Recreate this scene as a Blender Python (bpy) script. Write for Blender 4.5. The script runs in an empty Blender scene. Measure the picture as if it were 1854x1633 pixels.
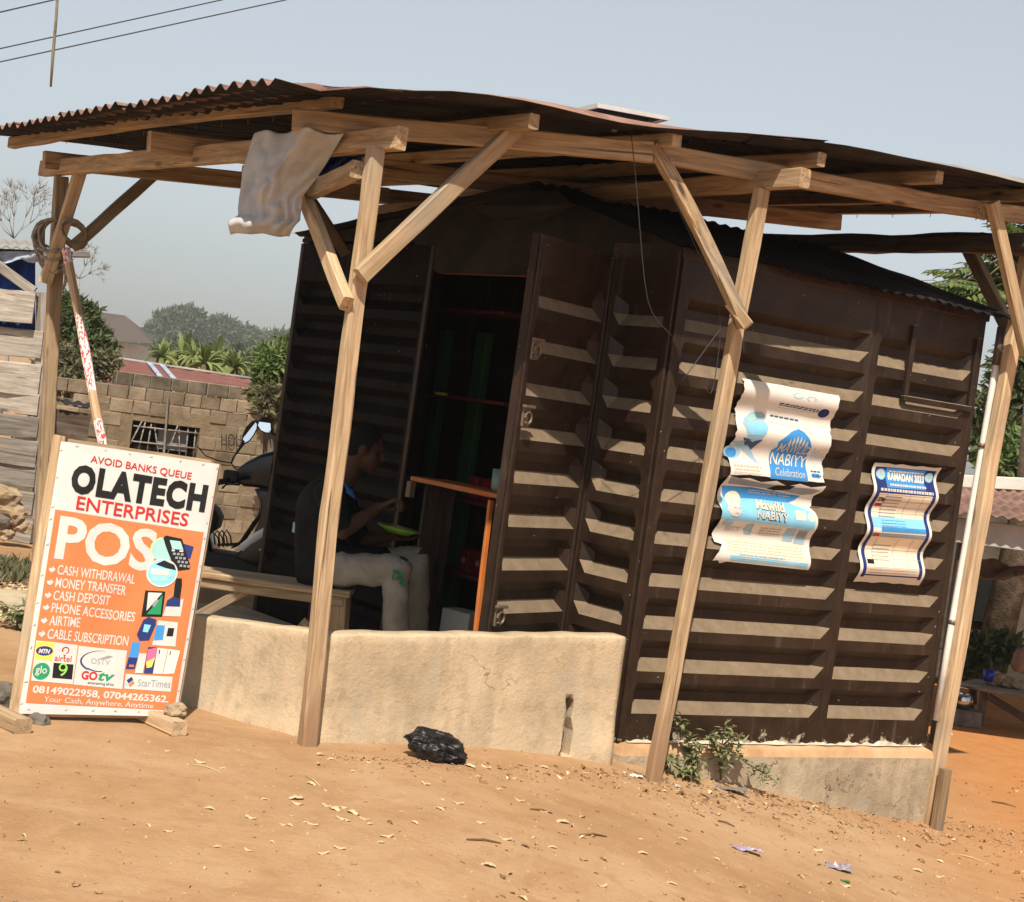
import bpy, bmesh, math, random
import numpy as np
from mathutils import Vector, Matrix, noise
random.seed(7)
sc = bpy.context.scene
C = bpy.data.collections.new("scene"); sc.collection.children.link(C)

# ------------------------------------------------------------------ camera
FOC = 3000.0; PITCH = math.radians(1.26); ROLL = math.radians(7.8); CZ = 1.5
_F = Vector((0, math.cos(PITCH), -math.sin(PITCH))); _R = Vector((1, 0, 0)); _U = Vector((0, math.sin(PITCH), math.cos(PITCH)))
_I = math.cos(ROLL)*_R + math.sin(ROLL)*_U; _J = -math.sin(ROLL)*_R + math.cos(ROLL)*_U
_O = Vector((0, 0, CZ))
cam = bpy.data.objects.new("camera", bpy.data.cameras.new("camera")); C.objects.link(cam)
cam.data.sensor_fit = 'HORIZONTAL'; cam.data.sensor_width = 36.0; cam.data.lens = 36.0*FOC/1854.0
cam.data.clip_end = 3000; cam.data.clip_start = 0.05
m = Matrix.Identity(4)
for r in range(3):
    m[r][0] = _I[r]; m[r][1] = _J[r]; m[r][2] = -_F[r]; m[r][3] = _O[r]
cam.matrix_world = m
sc.camera = cam

# ------------------------------------------------------------------ light
SUN = Vector((0.045, 0.565, -0.82)).normalized()        # the way the sunlight travels
sun = bpy.data.objects.new("sun", bpy.data.lights.new("sun", 'SUN')); C.objects.link(sun)
sun.data.energy = 4.8; sun.data.angle = math.radians(0.6); sun.data.color = (1.0, 0.9, 0.76)
sun.rotation_euler = SUN.to_track_quat('-Z', 'Y').to_euler(); sun.location = (0, -5, 12)
w = bpy.data.worlds.new("World"); sc.world = w; w.use_nodes = True
nt = w.node_tree; bg = nt.nodes["Background"]
sky = nt.nodes.new("ShaderNodeTexSky"); sky.sky_type = 'NISHITA'; sky.sun_disc = False
_to = -SUN
sky.sun_elevation = math.asin(_to.z); sky.sun_rotation = math.atan2(_to.x, _to.y)
sky.dust_density = 1.6; sky.air_density = 1.0; sky.ozone_density = 1.0; sky.altitude = 100
hs = nt.nodes.new("ShaderNodeHueSaturation"); hs.inputs["Saturation"].default_value = 0.33
nt.links.new(sky.outputs[0], hs.inputs["Color"]); # sky kept bright low down, dimmed overhead to weaken fill in the shade
tcw = nt.nodes.new("ShaderNodeTexCoord"); sxw = nt.nodes.new("ShaderNodeSeparateXYZ"); mrw = nt.nodes.new("ShaderNodeMapRange"); mxw = nt.nodes.new("ShaderNodeMix")
mrw.inputs[1].default_value = 0.0; mrw.inputs[2].default_value = 0.27; mrw.inputs[3].default_value = 0.92; mrw.inputs[4].default_value = 1.30
mr2 = nt.nodes.new("ShaderNodeMapRange"); mr2.inputs[1].default_value = 0.3; mr2.inputs[2].default_value = 0.85; mr2.inputs[3].default_value = 1.0; mr2.inputs[4].default_value = 0.42
mm2 = nt.nodes.new("ShaderNodeMath"); mm2.operation = 'MULTIPLY'; nt.links.new(sxw.outputs["Z"], mr2.inputs[0]); nt.links.new(mrw.outputs[0], mm2.inputs[0]); nt.links.new(mr2.outputs[0], mm2.inputs[1])
mxw.data_type = 'RGBA'; mxw.blend_type = 'MULTIPLY'; mxw.inputs[0].default_value = 1.0; mxw.clamp_result = False
nt.links.new(tcw.outputs["Generated"], sxw.inputs[0]); nt.links.new(sxw.outputs["Z"], mrw.inputs[0])
nt.links.new(hs.outputs[0], mxw.inputs[6]); cbw = nt.nodes.new("ShaderNodeVectorMath"); cbw.operation = 'SCALE'; cbw.inputs[0].default_value = (0.965, 1.0, 1.01); nt.links.new(mm2.outputs[0], cbw.inputs["Scale"]); nt.links.new(cbw.outputs[0], mxw.inputs[7]); nt.links.new(mxw.outputs[2], bg.inputs[0])
bg.inputs[1].default_value = 0.083
sc.view_settings.view_transform = 'Standard'; sc.view_settings.look = 'None'
sc.view_settings.exposure = 0.45; sc.view_settings.gamma = 1.0

# ------------------------------------------------------------------ helpers
def P(x, y, Y):
    d = _F*FOC + (x-927)*_I + (816.5-y)*_J
    return _O + d*(Y/d.y)
def onpl(x, y, p0, p1, off=0.0):
    n = Vector((-(p1[1]-p0[1]), p1[0]-p0[0], 0)).normalized()
    d = _F*FOC + (x-927)*_I + (816.5-y)*_J
    t = (n.dot(Vector((p0[0], p0[1], 0))-_O)-off)/n.dot(d)
    return _O + d*t
def lerp(a, b, t): return a+(b-a)*t
def wm(o): return o.matrix_basis.copy()
def link(o, parent=None):
    C.objects.link(o)
    if parent is not None:
        o.parent = parent; o.matrix_parent_inverse = wm(parent).inverted()
    return o
def mk(name, verts, faces, mat, parent=None, smooth=False, midx=None, uv=None):
    vs = [Vector(v) for v in verts]
    lo = [min(v[i] for v in vs) for i in range(3)]; hi = [max(v[i] for v in vs) for i in range(3)]
    o0 = Vector(((lo[0]+hi[0])/2, (lo[1]+hi[1])/2, lo[2]))
    me = bpy.data.meshes.new(name); me.from_pydata([tuple(v-o0) for v in vs], [], faces)
    mats = mat if isinstance(mat, (list, tuple)) else [mat]
    for q in mats: me.materials.append(q)
    if midx is not None: me.polygons.foreach_set("material_index", midx)
    if smooth: me.polygons.foreach_set("use_smooth", [True]*len(me.polygons))
    me.update()
    o = bpy.data.objects.new(name, me); o.location = o0
    return link(o, parent)
def mkbm(name, bm, mat, parent=None, smooth=False):
    bm.verts.index_update()
    v = [x.co.copy() for x in bm.verts]; f = [[x.index for x in q.verts] for q in bm.faces]
    mi = [q.material_index for q in bm.faces]
    bm.free()
    return mk(name, v, f, mat, parent, smooth, mi)
def tag(o, label=None, cat=None, group=None, kind=None):
    if label: o["label"] = label
    if cat: o["category"] = cat
    if group: o["group"] = group
    if kind: o["kind"] = kind
    return o
def thing(name, loc, label, cat, group=None):
    o = bpy.data.objects.new(name, None); o.location = loc; o.empty_display_size = 0.2
    link(o); return tag(o, label, cat, group)
def copy_tree(o, delta, label=None):
    c = o.copy(); C.objects.link(c); c.location = Vector(o.location)+Vector(delta)
    if label: c["label"] = label
    for ch in [k for k in o.children]:
        k2 = ch.copy(); C.objects.link(k2); k2.parent = c
        for g in ch.children:
            g2 = g.copy(); C.objects.link(g2); g2.parent = k2
    return c
def axes(p, q, up=Vector((0, 0, 1))):
    x = (q-p).normalized()
    if abs(x.dot(up)) > 0.98: up = Vector((0, 1, 0))
    y = up.cross(x).normalized(); z = x.cross(y).normalized()
    return x, y, z
TN = [0]
def timber(name, p, q, wd, ht, mat, parent, up=Vector((0, 0, 1)), rough=0.003, bow=0.0, cham=0.005, n=9, taper=1.0):
    """a sawn length of timber: local X runs along it, wd across (local Y), ht (local Z)"""
    TN[0] += 1; sd = TN[0]*13.7
    p = Vector(p); q = Vector(q); L = (q-p).length; x, y, z = axes(p, q, Vector(up))
    a, b, c = wd/2, ht/2, min(cham, wd/4, ht/4)
    prof = [(a-c, -b), (a, -b+c), (a, b-c), (a-c, b), (-a+c, b), (-a, b-c), (-a, -b+c), (-a+c, -b)]
    V = []; Fc = []
    for i in range(n+1):
        t = i/n; s = lerp(1.0, taper, t)
        jy = rough*1.2*noise.noise(Vector((t*L*2.1, sd, 0))); jz = rough*1.2*noise.noise(Vector((t*L*2.1, sd, 9)))+bow*math.sin(math.pi*t)
        for k, (u, v) in enumerate(prof):
            j = rough*noise.noise(Vector((t*L*5, sd, k*3.1)))
            V.append((t*L, u*s+jy+j, v*s+jz+j))
    m8 = len(prof)
    for i in range(n):
        for k in range(m8):
            k2 = (k+1) % m8
            Fc.append([i*m8+k, (i+1)*m8+k, (i+1)*m8+k2, i*m8+k2])
    Fc.append(list(range(m8))); Fc.append([n*m8+k for k in range(m8)][::-1])
    Fc = [f[::-1] for f in Fc]
    me = bpy.data.meshes.new(name); me.from_pydata(V, [], Fc); me.materials.append(mat); me.update()
    o = bpy.data.objects.new(name, me)
    M = Matrix.Identity(4)
    for r in range(3):
        M[r][0] = x[r]; M[r][1] = y[r]; M[r][2] = z[r]; M[r][3] = p[r]
    o.matrix_basis = M
    return link(o, parent)
def tube_geo(pts, rad, ns=8, cap=True, V=None, Fc=None):
    V = [] if V is None else V; Fc = [] if Fc is None else Fc
    pts = [Vector(p) for p in pts]; n = len(pts); base = len(V)
    rad = rad if isinstance(rad, (list, tuple)) else [rad]*n
    prev = None
    for i, p in enumerate(pts):
        d = (pts[min(i+1, n-1)]-pts[max(i-1, 0)]).normalized()
        if prev is None:
            a = Vector((0, 0, 1)) if abs(d.z) < 0.9 else Vector((1, 0, 0))
            e = a.cross(d).normalized()
        else:
            e = (prev-d*prev.dot(d)).normalized()
        prev = e; g = d.cross(e)
        for k in range(ns):
            th = 2*math.pi*k/ns
            V.append(p+(e*math.cos(th)+g*math.sin(th))*rad[i])
    for i in range(n-1):
        for k in range(ns):
            k2 = (k+1) % ns
            Fc.append([base+i*ns+k, base+i*ns+k2, base+(i+1)*ns+k2, base+(i+1)*ns+k])
    if cap:
        Fc.append([base+k for k in range(ns)][::-1]); Fc.append([base+(n-1)*ns+k for k in range(ns)])
    return V, Fc
def tube(name, pts, rad, mat, parent=None, ns=8):
    V, Fc = tube_geo(pts, rad, ns); return mk(name, V, Fc, mat, parent, True)
def box_bm(bm, c, d, M=None, bev=0.0, seg=1, mi=0):
    r = bmesh.ops.create_cube(bm, size=1.0); vs = r['verts']
    T = Matrix.Translation(Vector(c)) @ (M.to_4x4() if M is not None else Matrix.Identity(4)) @ Matrix.Diagonal((d[0], d[1], d[2], 1))
    bmesh.ops.transform(bm, matrix=T, verts=vs)
    fs = list({f for v in vs for f in v.link_faces})
    for f in fs: f.material_index = mi
    if bev > 0:
        es = list({e for v in vs for e in v.link_edges})
        bmesh.ops.bevel(bm, geom=es, offset=bev, segments=seg, affect='EDGES', profile=0.5)
def box(name, c, d, mat, parent=None, M=None, bev=0.0, seg=1):
    bm = bmesh.new(); box_bm(bm, c, d, M, bev, seg); return mkbm(name, bm, mat, parent)
def rz(a): return Matrix.Rotation(a, 3, 'Z')

# ------------------------------------------------------------------ materials
def nodes_mat(name):
    m = bpy.data.materials.new(name); m.use_nodes = True
    nt = m.node_tree; return m, nt, nt.nodes["Principled BSDF"], nt.nodes, nt.links
def ramp(nd, stops):
    r = nd.new("ShaderNodeValToRGB"); e = r.color_ramp.elements
    e[0].position = stops[0][0]; e[0].color = (*stops[0][1], 1)
    e[1].position = stops[-1][0]; e[1].color = (*stops[-1][1], 1)
    for p, c in stops[1:-1]:
        k = e.new(p); k.color = (*c, 1)
    return r
def coords(nd, ln, scale=(1, 1, 1), kind="Object"):
    tc = nd.new("ShaderNodeTexCoord"); mp = nd.new("ShaderNodeMapping"); mp.inputs["Scale"].default_value = scale
    ln.new(tc.outputs[kind], mp.inputs[0]); return mp
def nz(nd, ln, mp, scale, detail=6, rough=0.6, dist=0.0):
    n = nd.new("ShaderNodeTexNoise"); n.inputs["Scale"].default_value = scale; n.inputs["Detail"].default_value = detail
    n.inputs["Roughness"].default_value = rough; n.inputs["Distortion"].default_value = dist
    ln.new(mp.outputs[0], n.inputs["Vector"]); return n
def mixc(nd, ln, fac, a, b, mode='MIX'):
    k = nd.new("ShaderNodeMix"); k.data_type = 'RGBA'; k.blend_type = mode
    for s, v in ((0, fac), (6, a), (7, b)):
        if isinstance(v, (int, float)): k.inputs[s].default_value = v
        elif isinstance(v, tuple): k.inputs[s].default_value = (*v, 1)
        else: ln.new(v, k.inputs[s])
    return k.outputs[2]
def bump(nd, ln, h, st, dist, bsdf):
    b = nd.new("ShaderNodeBump"); b.inputs["Strength"].default_value = st; b.inputs["Distance"].default_value = dist
    ln.new(h, b.inputs["Height"]); ln.new(b.outputs[0], bsdf.inputs["Normal"])
def rng(nd, ln, v, lo, hi):
    k = nd.new("ShaderNodeMapRange"); k.inputs[1].default_value = lo; k.inputs[2].default_value = hi
    ln.new(v, k.inputs[0]); return k.outputs[0]

def wood_mat(name, dark, mid, light, rough=0.75, stain=0.35, staincol=(0.10, 0.06, 0.035), mud=False):
    m, nt, b, nd, ln = nodes_mat(name)
    oi = nd.new("ShaderNodeObjectInfo")
    tc = nd.new("ShaderNodeTexCoord"); ad = nd.new("ShaderNodeVectorMath"); ad.operation = 'ADD'
    mu = nd.new("ShaderNodeMath"); mu.operation = 'MULTIPLY'; mu.inputs[1].default_value = 37.0
    ln.new(oi.outputs["Random"], mu.inputs[0]); ln.new(tc.outputs["Object"], ad.inputs[0]); ln.new(mu.outputs[0], ad.inputs[1])
    mp = nd.new("ShaderNodeMapping"); mp.inputs["Scale"].default_value = (0.9, 14, 14); ln.new(ad.outputs[0], mp.inputs[0])
    g = nz(nd, ln, mp, 3.0, 8, 0.65, 0.8)
    r = ramp(nd, [(0.34, dark), (0.5, mid), (0.66, light)]); ln.new(g.outputs[0], r.inputs[0])
    mp2 = nd.new("ShaderNodeMapping"); mp2.inputs["Scale"].default_value = (2.2, 7, 7); ln.new(ad.outputs[0], mp2.inputs[0])
    s = nz(nd, ln, mp2, 1.3, 5, 0.6, 0.5)
    sf = rng(nd, ln, s.outputs[0], 0.56, 0.78)
    f2 = nd.new("ShaderNodeMath"); f2.operation = 'MULTIPLY'; f2.inputs[1].default_value = stain; ln.new(sf, f2.inputs[0])
    c1 = mixc(nd, ln, f2.outputs[0], r.outputs[0], staincol)
    # knots and dark cracks along the grain
    v = nd.new("ShaderNodeTexVoronoi"); v.inputs["Scale"].default_value = 1.0
    mp3 = nd.new("ShaderNodeMapping"); mp3.inputs["Scale"].default_value = (2.5, 9, 9); ln.new(ad.outputs[0], mp3.inputs[0]); ln.new(mp3.outputs[0], v.inputs["Vector"])
    kf = rng(nd, ln, v.outputs["Distance"], 0.17, 0.07)
    c1 = mixc(nd, ln, kf, c1, tuple(x*0.45 for x in dark))
    mp4 = nd.new("ShaderNodeMapping"); mp4.inputs["Scale"].default_value = (0.7, 30, 30); ln.new(ad.outputs[0], mp4.inputs[0])
    ck = nz(nd, ln, mp4, 1.6, 3, 0.5, 0.3); cf = rng(nd, ln, ck.outputs[0], 0.64, 0.72)
    c1 = mixc(nd, ln, cf, c1, tuple(x*0.4 for x in dark))
    hsv = nd.new("ShaderNodeHueSaturation"); hsv.inputs["Saturation"].default_value = 0.95
    gy_ = nz(nd, ln, mp2, 0.8, 3, 0.5); c1 = mixc(nd, ln, rng(nd, ln, gy_.outputs[0], 0.50, 0.85), c1, (0.30, 0.26, 0.21))          # weathered grey stretches
    if mud:
        sx = nd.new("ShaderNodeSeparateXYZ"); ln.new(tc.outputs["Object"], sx.inputs[0]); ms = nd.new("ShaderNodeMath"); ms.operation = 'MULTIPLY_ADD'; ms.inputs[1].default_value = .5; ln.new(s.outputs[0], ms.inputs[0]); ln.new(sx.outputs["X"], ms.inputs[2])
        c1 = mixc(nd, ln, rng(nd, ln, ms.outputs[0], 0.98, 0.55), c1, (0.38, 0.22, 0.115))
    ln.new(rng(nd, ln, oi.outputs["Random"], -1.25, 1.05), hsv.inputs["Value"]); ln.new(c1, hsv.inputs["Color"])
    ln.new(hsv.outputs[0], b.inputs["Base Color"]); b.inputs["Roughness"].default_value = rough
    bump(nd, ln, g.outputs[0], 0.5, 0.006, b)
    return m
def mottled(name, cols, scale=4, rough=0.8, bmp=0.3, bdist=0.01, detail=8, kind="Object", sc3=(1, 1, 1), spec=0.12):
    m, nt, b, nd, ln = nodes_mat(name)
    mp = coords(nd, ln, sc3, kind); n = nz(nd, ln, mp, scale, detail, 0.62)
    k = len(cols); r = ramp(nd, [(0.3+0.4*i/(k-1), c) for i, c in enumerate(cols)]); ln.new(n.outputs[0], r.inputs[0])
    ln.new(r.outputs[0], b.inputs["Base Color"]); b.inputs["Roughness"].default_value = rough
    b.inputs["Specular IOR Level"].default_value = spec
    if bmp: bump(nd, ln, nz(nd, ln, mp, scale*6, 6, 0.6).outputs[0], bmp, bdist, b)
    return m
def plain(name, col, rough=0.5, metal=0.0, spec=0.5, var=0.12):
    if name.endswith("_print") or "vinyl" in name or "paper" in name: spec = 0.12; rough = 0.65
    m, nt, b, nd, ln = nodes_mat(name)
    mp = coords(nd, ln); n = nz(nd, ln, mp, 9.0, 5, 0.6)
    c = mixc(nd, ln, rng(nd, ln, n.outputs[0], 0.3, 0.7), tuple(x*(1-var) for x in col), tuple(min(1, x*(1+var)) for x in col))
    ln.new(c, b.inputs["Base Color"]); b.inputs["Roughness"].default_value = rough; b.inputs["Metallic"].default_value = metal
    b.inputs["Specular IOR Level"].default_value = spec
    return m
def leaf_mat(name, c1, c2, rough=0.55):
    m, nt, b, nd, ln = nodes_mat(name)
    mp = coords(nd, ln); n = nz(nd, ln, mp, 2.3, 4, 0.7)
    g = nd.new("ShaderNodeNewGeometry")
    f = nd.new("ShaderNodeMath"); f.operation = 'ADD'; ln.new(n.outputs[0], f.inputs[0])
    h = nd.new("ShaderNodeMath"); h.operation = 'MULTIPLY'; h.inputs[1].default_value = 0.55; ln.new(g.outputs["Random Per Island"], h.inputs[0]); ln.new(h.outputs[0], f.inputs[1])
    c = mixc(nd, ln, rng(nd, ln, f.outputs[0], 0.4, 1.05), c1, c2)
    ln.new(c, b.inputs["Base Color"]); b.inputs["Roughness"].default_value = rough; b.inputs["Specular IOR Level"].default_value = 0.25
    tr = nd.new("ShaderNodeBsdfTranslucent"); ln.new(c, tr.inputs["Color"])
    mx = nd.new("ShaderNodeMixShader"); mx.inputs[0].default_value = 0.3
    out = nd["Material Output"]; ln.new(b.outputs[0], mx.inputs[1]); ln.new(tr.outputs[0], mx.inputs[2]); ln.new(mx.outputs[0], out.inputs[0])
    return m
WOOD = wood_mat("timber", (0.25, 0.15, 0.070), (0.43, 0.285, 0.15), (0.60, 0.43, 0.245))
WOODP = wood_mat("post_timber", (0.38, 0.24, 0.12), (0.58, 0.40, 0.22), (0.70, 0.51, 0.30), stain=0.22, staincol=(0.2, 0.11, 0.05))
WOODM = wood_mat("muddy_foot_timber", (0.38, 0.24, 0.12), (0.58, 0.40, 0.22), (0.70, 0.51, 0.30), stain=0.25, staincol=(0.2, 0.11, 0.05), mud=True)
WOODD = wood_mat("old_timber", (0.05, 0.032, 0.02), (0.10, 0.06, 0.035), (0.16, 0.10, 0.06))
WOODG = wood_mat("grey_plank", (0.14, 0.115, 0.095), (0.27, 0.235, 0.20), (0.42, 0.38, 0.335), stain=0.5)
WOODL = wood_mat("pale_plank", (0.24, 0.20, 0.16), (0.42, 0.37, 0.31), (0.58, 0.52, 0.45), stain=0.5)
WOODB = wood_mat("bark_edge_timber", (0.13, 0.085, 0.045), (0.38, 0.25, 0.125), (0.62, 0.44, 0.24), stain=0.75, staincol=(0.09, 0.06, 0.035))

def kiosk_mat(name="brown_painted_sheet", dusty_lit=True):
    m, nt, b, nd, ln = nodes_mat(name)
    mp = coords(nd, ln, (1, 1, 1)); n = nz(nd, ln, mp, 5, 8, 0.65)
    n2 = nz(nd, ln, coords(nd, ln, (6, 6, 0.7)), 3.0, 5, 0.6)
    base = mixc(nd, ln, rng(nd, ln, n.outputs[0], 0.35, 0.7), *(((0.017, 0.0095, 0.006), (0.044, 0.026, 0.016)) if dusty_lit else ((0.006, 0.0045, 0.004), (0.014, 0.010, 0.009))))
    base = mixc(nd, ln, rng(nd, ln, n2.outputs[0], 0.60, 0.80), base, (0.075, 0.056, 0.047) if dusty_lit else (0.03, 0.026, 0.024))       # grime runs
    g = nd.new("ShaderNodeNewGeometry"); sx = nd.new("ShaderNodeSeparateXYZ"); ln.new(g.outputs["True Normal"], sx.inputs[0])
    dn = nz(nd, ln, mp, 14, 6, 0.7)
    dust = mixc(nd, ln, rng(nd, ln, dn.outputs[0], 0.3, 0.7), (0.145, 0.106, 0.068), (0.22, 0.166, 0.11))
    hf = rng(nd, ln, sx.outputs["Z"], 0.35, 0.5)                                                    # dust lies on the ledges
    gap = rng(nd, ln, nz(nd, ln, mp, 2.6, 7, 0.7).outputs[0], *((0.74, 0.62) if dusty_lit else (0.36, 0.24)))
    f = nd.new("ShaderNodeMath"); f.operation = 'MULTIPLY'; ln.new(hf, f.inputs[0]); ln.new(gap, f.inputs[1])
    c = mixc(nd, ln, f.outputs[0], base, dust)
    sp = rng(nd, ln, nz(nd, ln, mp, 55, 2, 0.5).outputs[0], 0.75, 0.77)                            # paint chips
    c = mixc(nd, ln, sp, c, (0.30, 0.27, 0.24))
    ru = nz(nd, ln, mp, 3.4, 9, 0.72); c = mixc(nd, ln, rng(nd, ln, ru.outputs[0], 0.63, 0.72), c, (0.085, 0.036, 0.018) if dusty_lit else (0.022, 0.012, 0.008))       # rust patches
    if dusty_lit:
        tcz = nd.new("ShaderNodeNewGeometry"); sz = nd.new("ShaderNodeSeparateXYZ"); ln.new(tcz.outputs["Position"], sz.inputs[0]); pl_ = nz(nd, ln, mp, 16, 5, 0.7)
        mz = nd.new("ShaderNodeMath"); mz.operation = 'MULTIPLY_ADD'; mz.inputs[1].default_value = 0.42; ln.new(pl_.outputs[0], mz.inputs[0]); mq = nd.new("ShaderNodeMath"); mq.operation = 'MULTIPLY'; mq.inputs[1].default_value = -1.0; ln.new(sz.outputs["Z"], mq.inputs[0]); ln.new(mq.outputs[0], mz.inputs[2])
        c = mixc(nd, ln, rng(nd, ln, mz.outputs[0], 0.11, 0.14), c, (0.40, 0.345, 0.27))     # plaster smears along the foot
    ln.new(c, b.inputs["Base Color"])
    rr = nd.new("ShaderNodeMapRange"); rr.inputs[3].default_value = 0.42; rr.inputs[4].default_value = 0.95; ln.new(f.outputs[0], rr.inputs[0])
    ln.new(rr.outputs[0], b.inputs["Roughness"]); b.inputs["Specular IOR Level"].default_value = 0.26 if dusty_lit else 0.03
    bump(nd, ln, nz(nd, ln, mp, 7, 3, 0.5).outputs[0], 0.35, 0.012, b)
    return m
KIOSK = kiosk_mat(); KIOSK_SHADE = kiosk_mat("shade_darkened_brown_sheet", False)  # second copy darkens the same paint, putting the porch shade into its colour
def concrete_mat(name, c1, c2, c3, splash=True):
    m, nt, b, nd, ln = nodes_mat(name)
    mp = coords(nd, ln); n = nz(nd, ln, mp, 2.2, 9, 0.65); n2 = nz(nd, ln, mp, 14, 8, 0.7)
    r = ramp(nd, [(0.3, c1), (0.5, c2), (0.7, c3)]); ln.new(n.outputs[0], r.inputs[0])
    c = mixc(nd, ln, rng(nd, ln, n2.outputs[0], 0.52, 0.8), r.outputs[0], tuple(x*0.72 for x in c1))
    st = nz(nd, ln, coords(nd, ln, (4.5, 4.5, 0.7)), 2.0, 5, 0.6)
    c = mixc(nd, ln, rng(nd, ln, st.outputs[0], 0.50, 0.80), c, tuple(x*0.62 for x in c2))
    pt = nz(nd, ln, coords(nd, ln, (2.2, 2.2, 1.4)), 1.0, 2, 0.4, 1.5)
    c = mixc(nd, ln, rng(nd, ln, pt.outputs[0], 0.53, 0.60), c, mixc(nd, ln, 0.5, c, (0.42, 0.36, 0.27)))
    sx = nd.new("ShaderNodeSeparateXYZ"); tc = nd.new("ShaderNodeTexCoord"); ln.new(tc.outputs["Object"], sx.inputs[0])
    ed = nd.new("ShaderNodeMath"); ed.operation = 'MULTIPLY_ADD'; ed.inputs[1].default_value = 0.25; ln.new(n2.outputs[0], ed.inputs[0]); ln.new(sx.outputs["Z"], ed.inputs[2])
    cv = nd.new("ShaderNodeTexVoronoi"); cv.feature = 'DISTANCE_TO_EDGE'; cv.inputs["Scale"].default_value = 1.7
    cw = nz(nd, ln, mp, 3.5, 4, 0.6); cm = nd.new("ShaderNodeVectorMath"); cm.operation = 'ADD'; ln.new(mp.outputs[0], cm.inputs[0]); ln.new(cw.outputs["Color"], cm.inputs[1]); ln.new(cm.outputs[0], cv.inputs["Vector"])
    cf = nd.new("ShaderNodeMath"); cf.operation = 'MULTIPLY'; ln.new(rng(nd, ln, cv.outputs["Distance"], 0.012, 0.003), cf.inputs[0]); ln.new(rng(nd, ln, nz(nd, ln, mp, 1.1, 2, 0.5).outputs[0], 0.5, 0.6), cf.inputs[1])
    c = mixc(nd, ln, cf.outputs[0], c, (0.12, 0.085, 0.055))
    if splash: c = mixc(nd, ln, rng(nd, ln, ed.outputs[0], 0.40, 0.22), c, (0.36, 0.20, 0.095))           # splashed red earth along the foot
    ln.new(c, b.inputs["Base Color"]); b.inputs["Roughness"].default_value = 0.92; b.inputs["Specular IOR Level"].default_value = 0.1
    a = nd.new("ShaderNodeMath"); a.operation = 'ADD'; ln.new(n2.outputs[0], a.inputs[0]); ln.new(nz(nd, ln, mp, 60, 4, 0.7).outputs[0], a.inputs[1])
    bump(nd, ln, a.outputs[0], 0.35, 0.012, b)
    return m
CONC = concrete_mat("cement_plaster", (0.38, 0.295, 0.195), (0.52, 0.405, 0.27), (0.61, 0.48, 0.325))
CONG = concrete_mat("grey_cement", (0.25, 0.20, 0.14), (0.43, 0.35, 0.245), (0.60, 0.49, 0.34), False); LEDGE = mottled("earth_covered_ledge", [(.36, .21, .11), (.46, .29, .16), (.52, .36, .22)], 6, .95, .4, .006); MORTAR = mottled("pale_mortar", [(.40, .33, .24), (.56, .47, .36), (.66, .58, .46)], 9, .95, .6, .01)
def ground_mat():
    m, nt, b, nd, ln = nodes_mat("red_laterite_earth")
    mp = coords(nd, ln, (1, 1, 1), "Object"); n = nz(nd, ln, mp, 0.9, 9, 0.6); n2 = nz(nd, ln, mp, 9, 9, 0.7); n3 = nz(nd, ln, mp, 70, 6, 0.7)
    r = ramp(nd, [(0.32, (0.29, 0.175, 0.094)), (0.5, (0.378, 0.229, 0.123)), (0.68, (0.425, 0.28, 0.165))]); ln.new(n.outputs[0], r.inputs[0])
    c = mixc(nd, ln, rng(nd, ln, n2.outputs[0], 0.52, 0.85), r.outputs[0], (0.30, 0.17, 0.085))
    c = mixc(nd, ln, rng(nd, ln, n3.outputs[0], 0.62, 0.74), c, (0.52, 0.36, 0.22))
    c = mixc(nd, ln, rng(nd, ln, n3.outputs[0], 0.36, 0.27), c, (0.17, 0.09, 0.05))
    rt_ = nd.new("ShaderNodeMapping"); tcr = nd.new("ShaderNodeTexCoord"); rt_.inputs["Rotation"].default_value = (0, 0, -.35); rt_.inputs["Scale"].default_value = (.35, 5.5, 1); ln.new(tcr.outputs["Object"], rt_.inputs[0])
    trk = nz(nd, ln, rt_, 1.1, 5, 0.6, .4)                                   # swept and driven streaks
    c = mixc(nd, ln, rng(nd, ln, trk.outputs[0], 0.55, 0.95), c, (0.46, 0.31, 0.185)); c = mixc(nd, ln, rng(nd, ln, trk.outputs[0], 0.42, 0.10), c, (0.27, 0.155, 0.08))
    md = nz(nd, ln, mp, 3.1, 7, 0.72, .6); c = mixc(nd, ln, rng(nd, ln, md.outputs[0], 0.50, 0.80), c, (0.30, 0.165, 0.08)); c = mixc(nd, ln, rng(nd, ln, md.outputs[0], 0.46, 0.26), c, (0.44, 0.29, 0.17))
    tc = nd.new("ShaderNodeTexCoord"); sx = nd.new("ShaderNodeSeparateXYZ"); ln.new(tc.outputs["Object"], sx.inputs[0])
    ad = nd.new("ShaderNodeMath"); ad.operation = 'MULTIPLY_ADD'; ad.inputs[1].default_value = 0.9; ln.new(n.outputs[0], ad.inputs[0]); ln.new(sx.outputs["X"], ad.inputs[2])
    c = mixc(nd, ln, rng(nd, ln, ad.outputs[0], 1.9, 3.4), c, mixc(nd, ln, rng(nd, ln, n2.outputs[0], 0.3, 0.7), (0.40, 0.165, 0.055), (0.46, 0.22, 0.085)))
    ln.new(c, b.inputs["Base Color"]); b.inputs["Roughness"].default_value = 1.0; b.inputs["Specular IOR Level"].default_value = 0.05
    n4 = nz(nd, ln, mp, 24, 5, 0.65); a = nd.new("ShaderNodeMath"); a.operation = 'ADD'; ln.new(n4.outputs[0], a.inputs[0]); ln.new(n3.outputs[0], a.inputs[1])
    a2 = nd.new("ShaderNodeMath"); a2.operation = 'ADD'; ln.new(a.outputs[0], a2.inputs[0]); ln.new(n2.outputs[0], a2.inputs[1])
    bump(nd, ln, a2.outputs[0], 0.45, 0.013, b)
    return m
GROUND = ground_mat()
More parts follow.
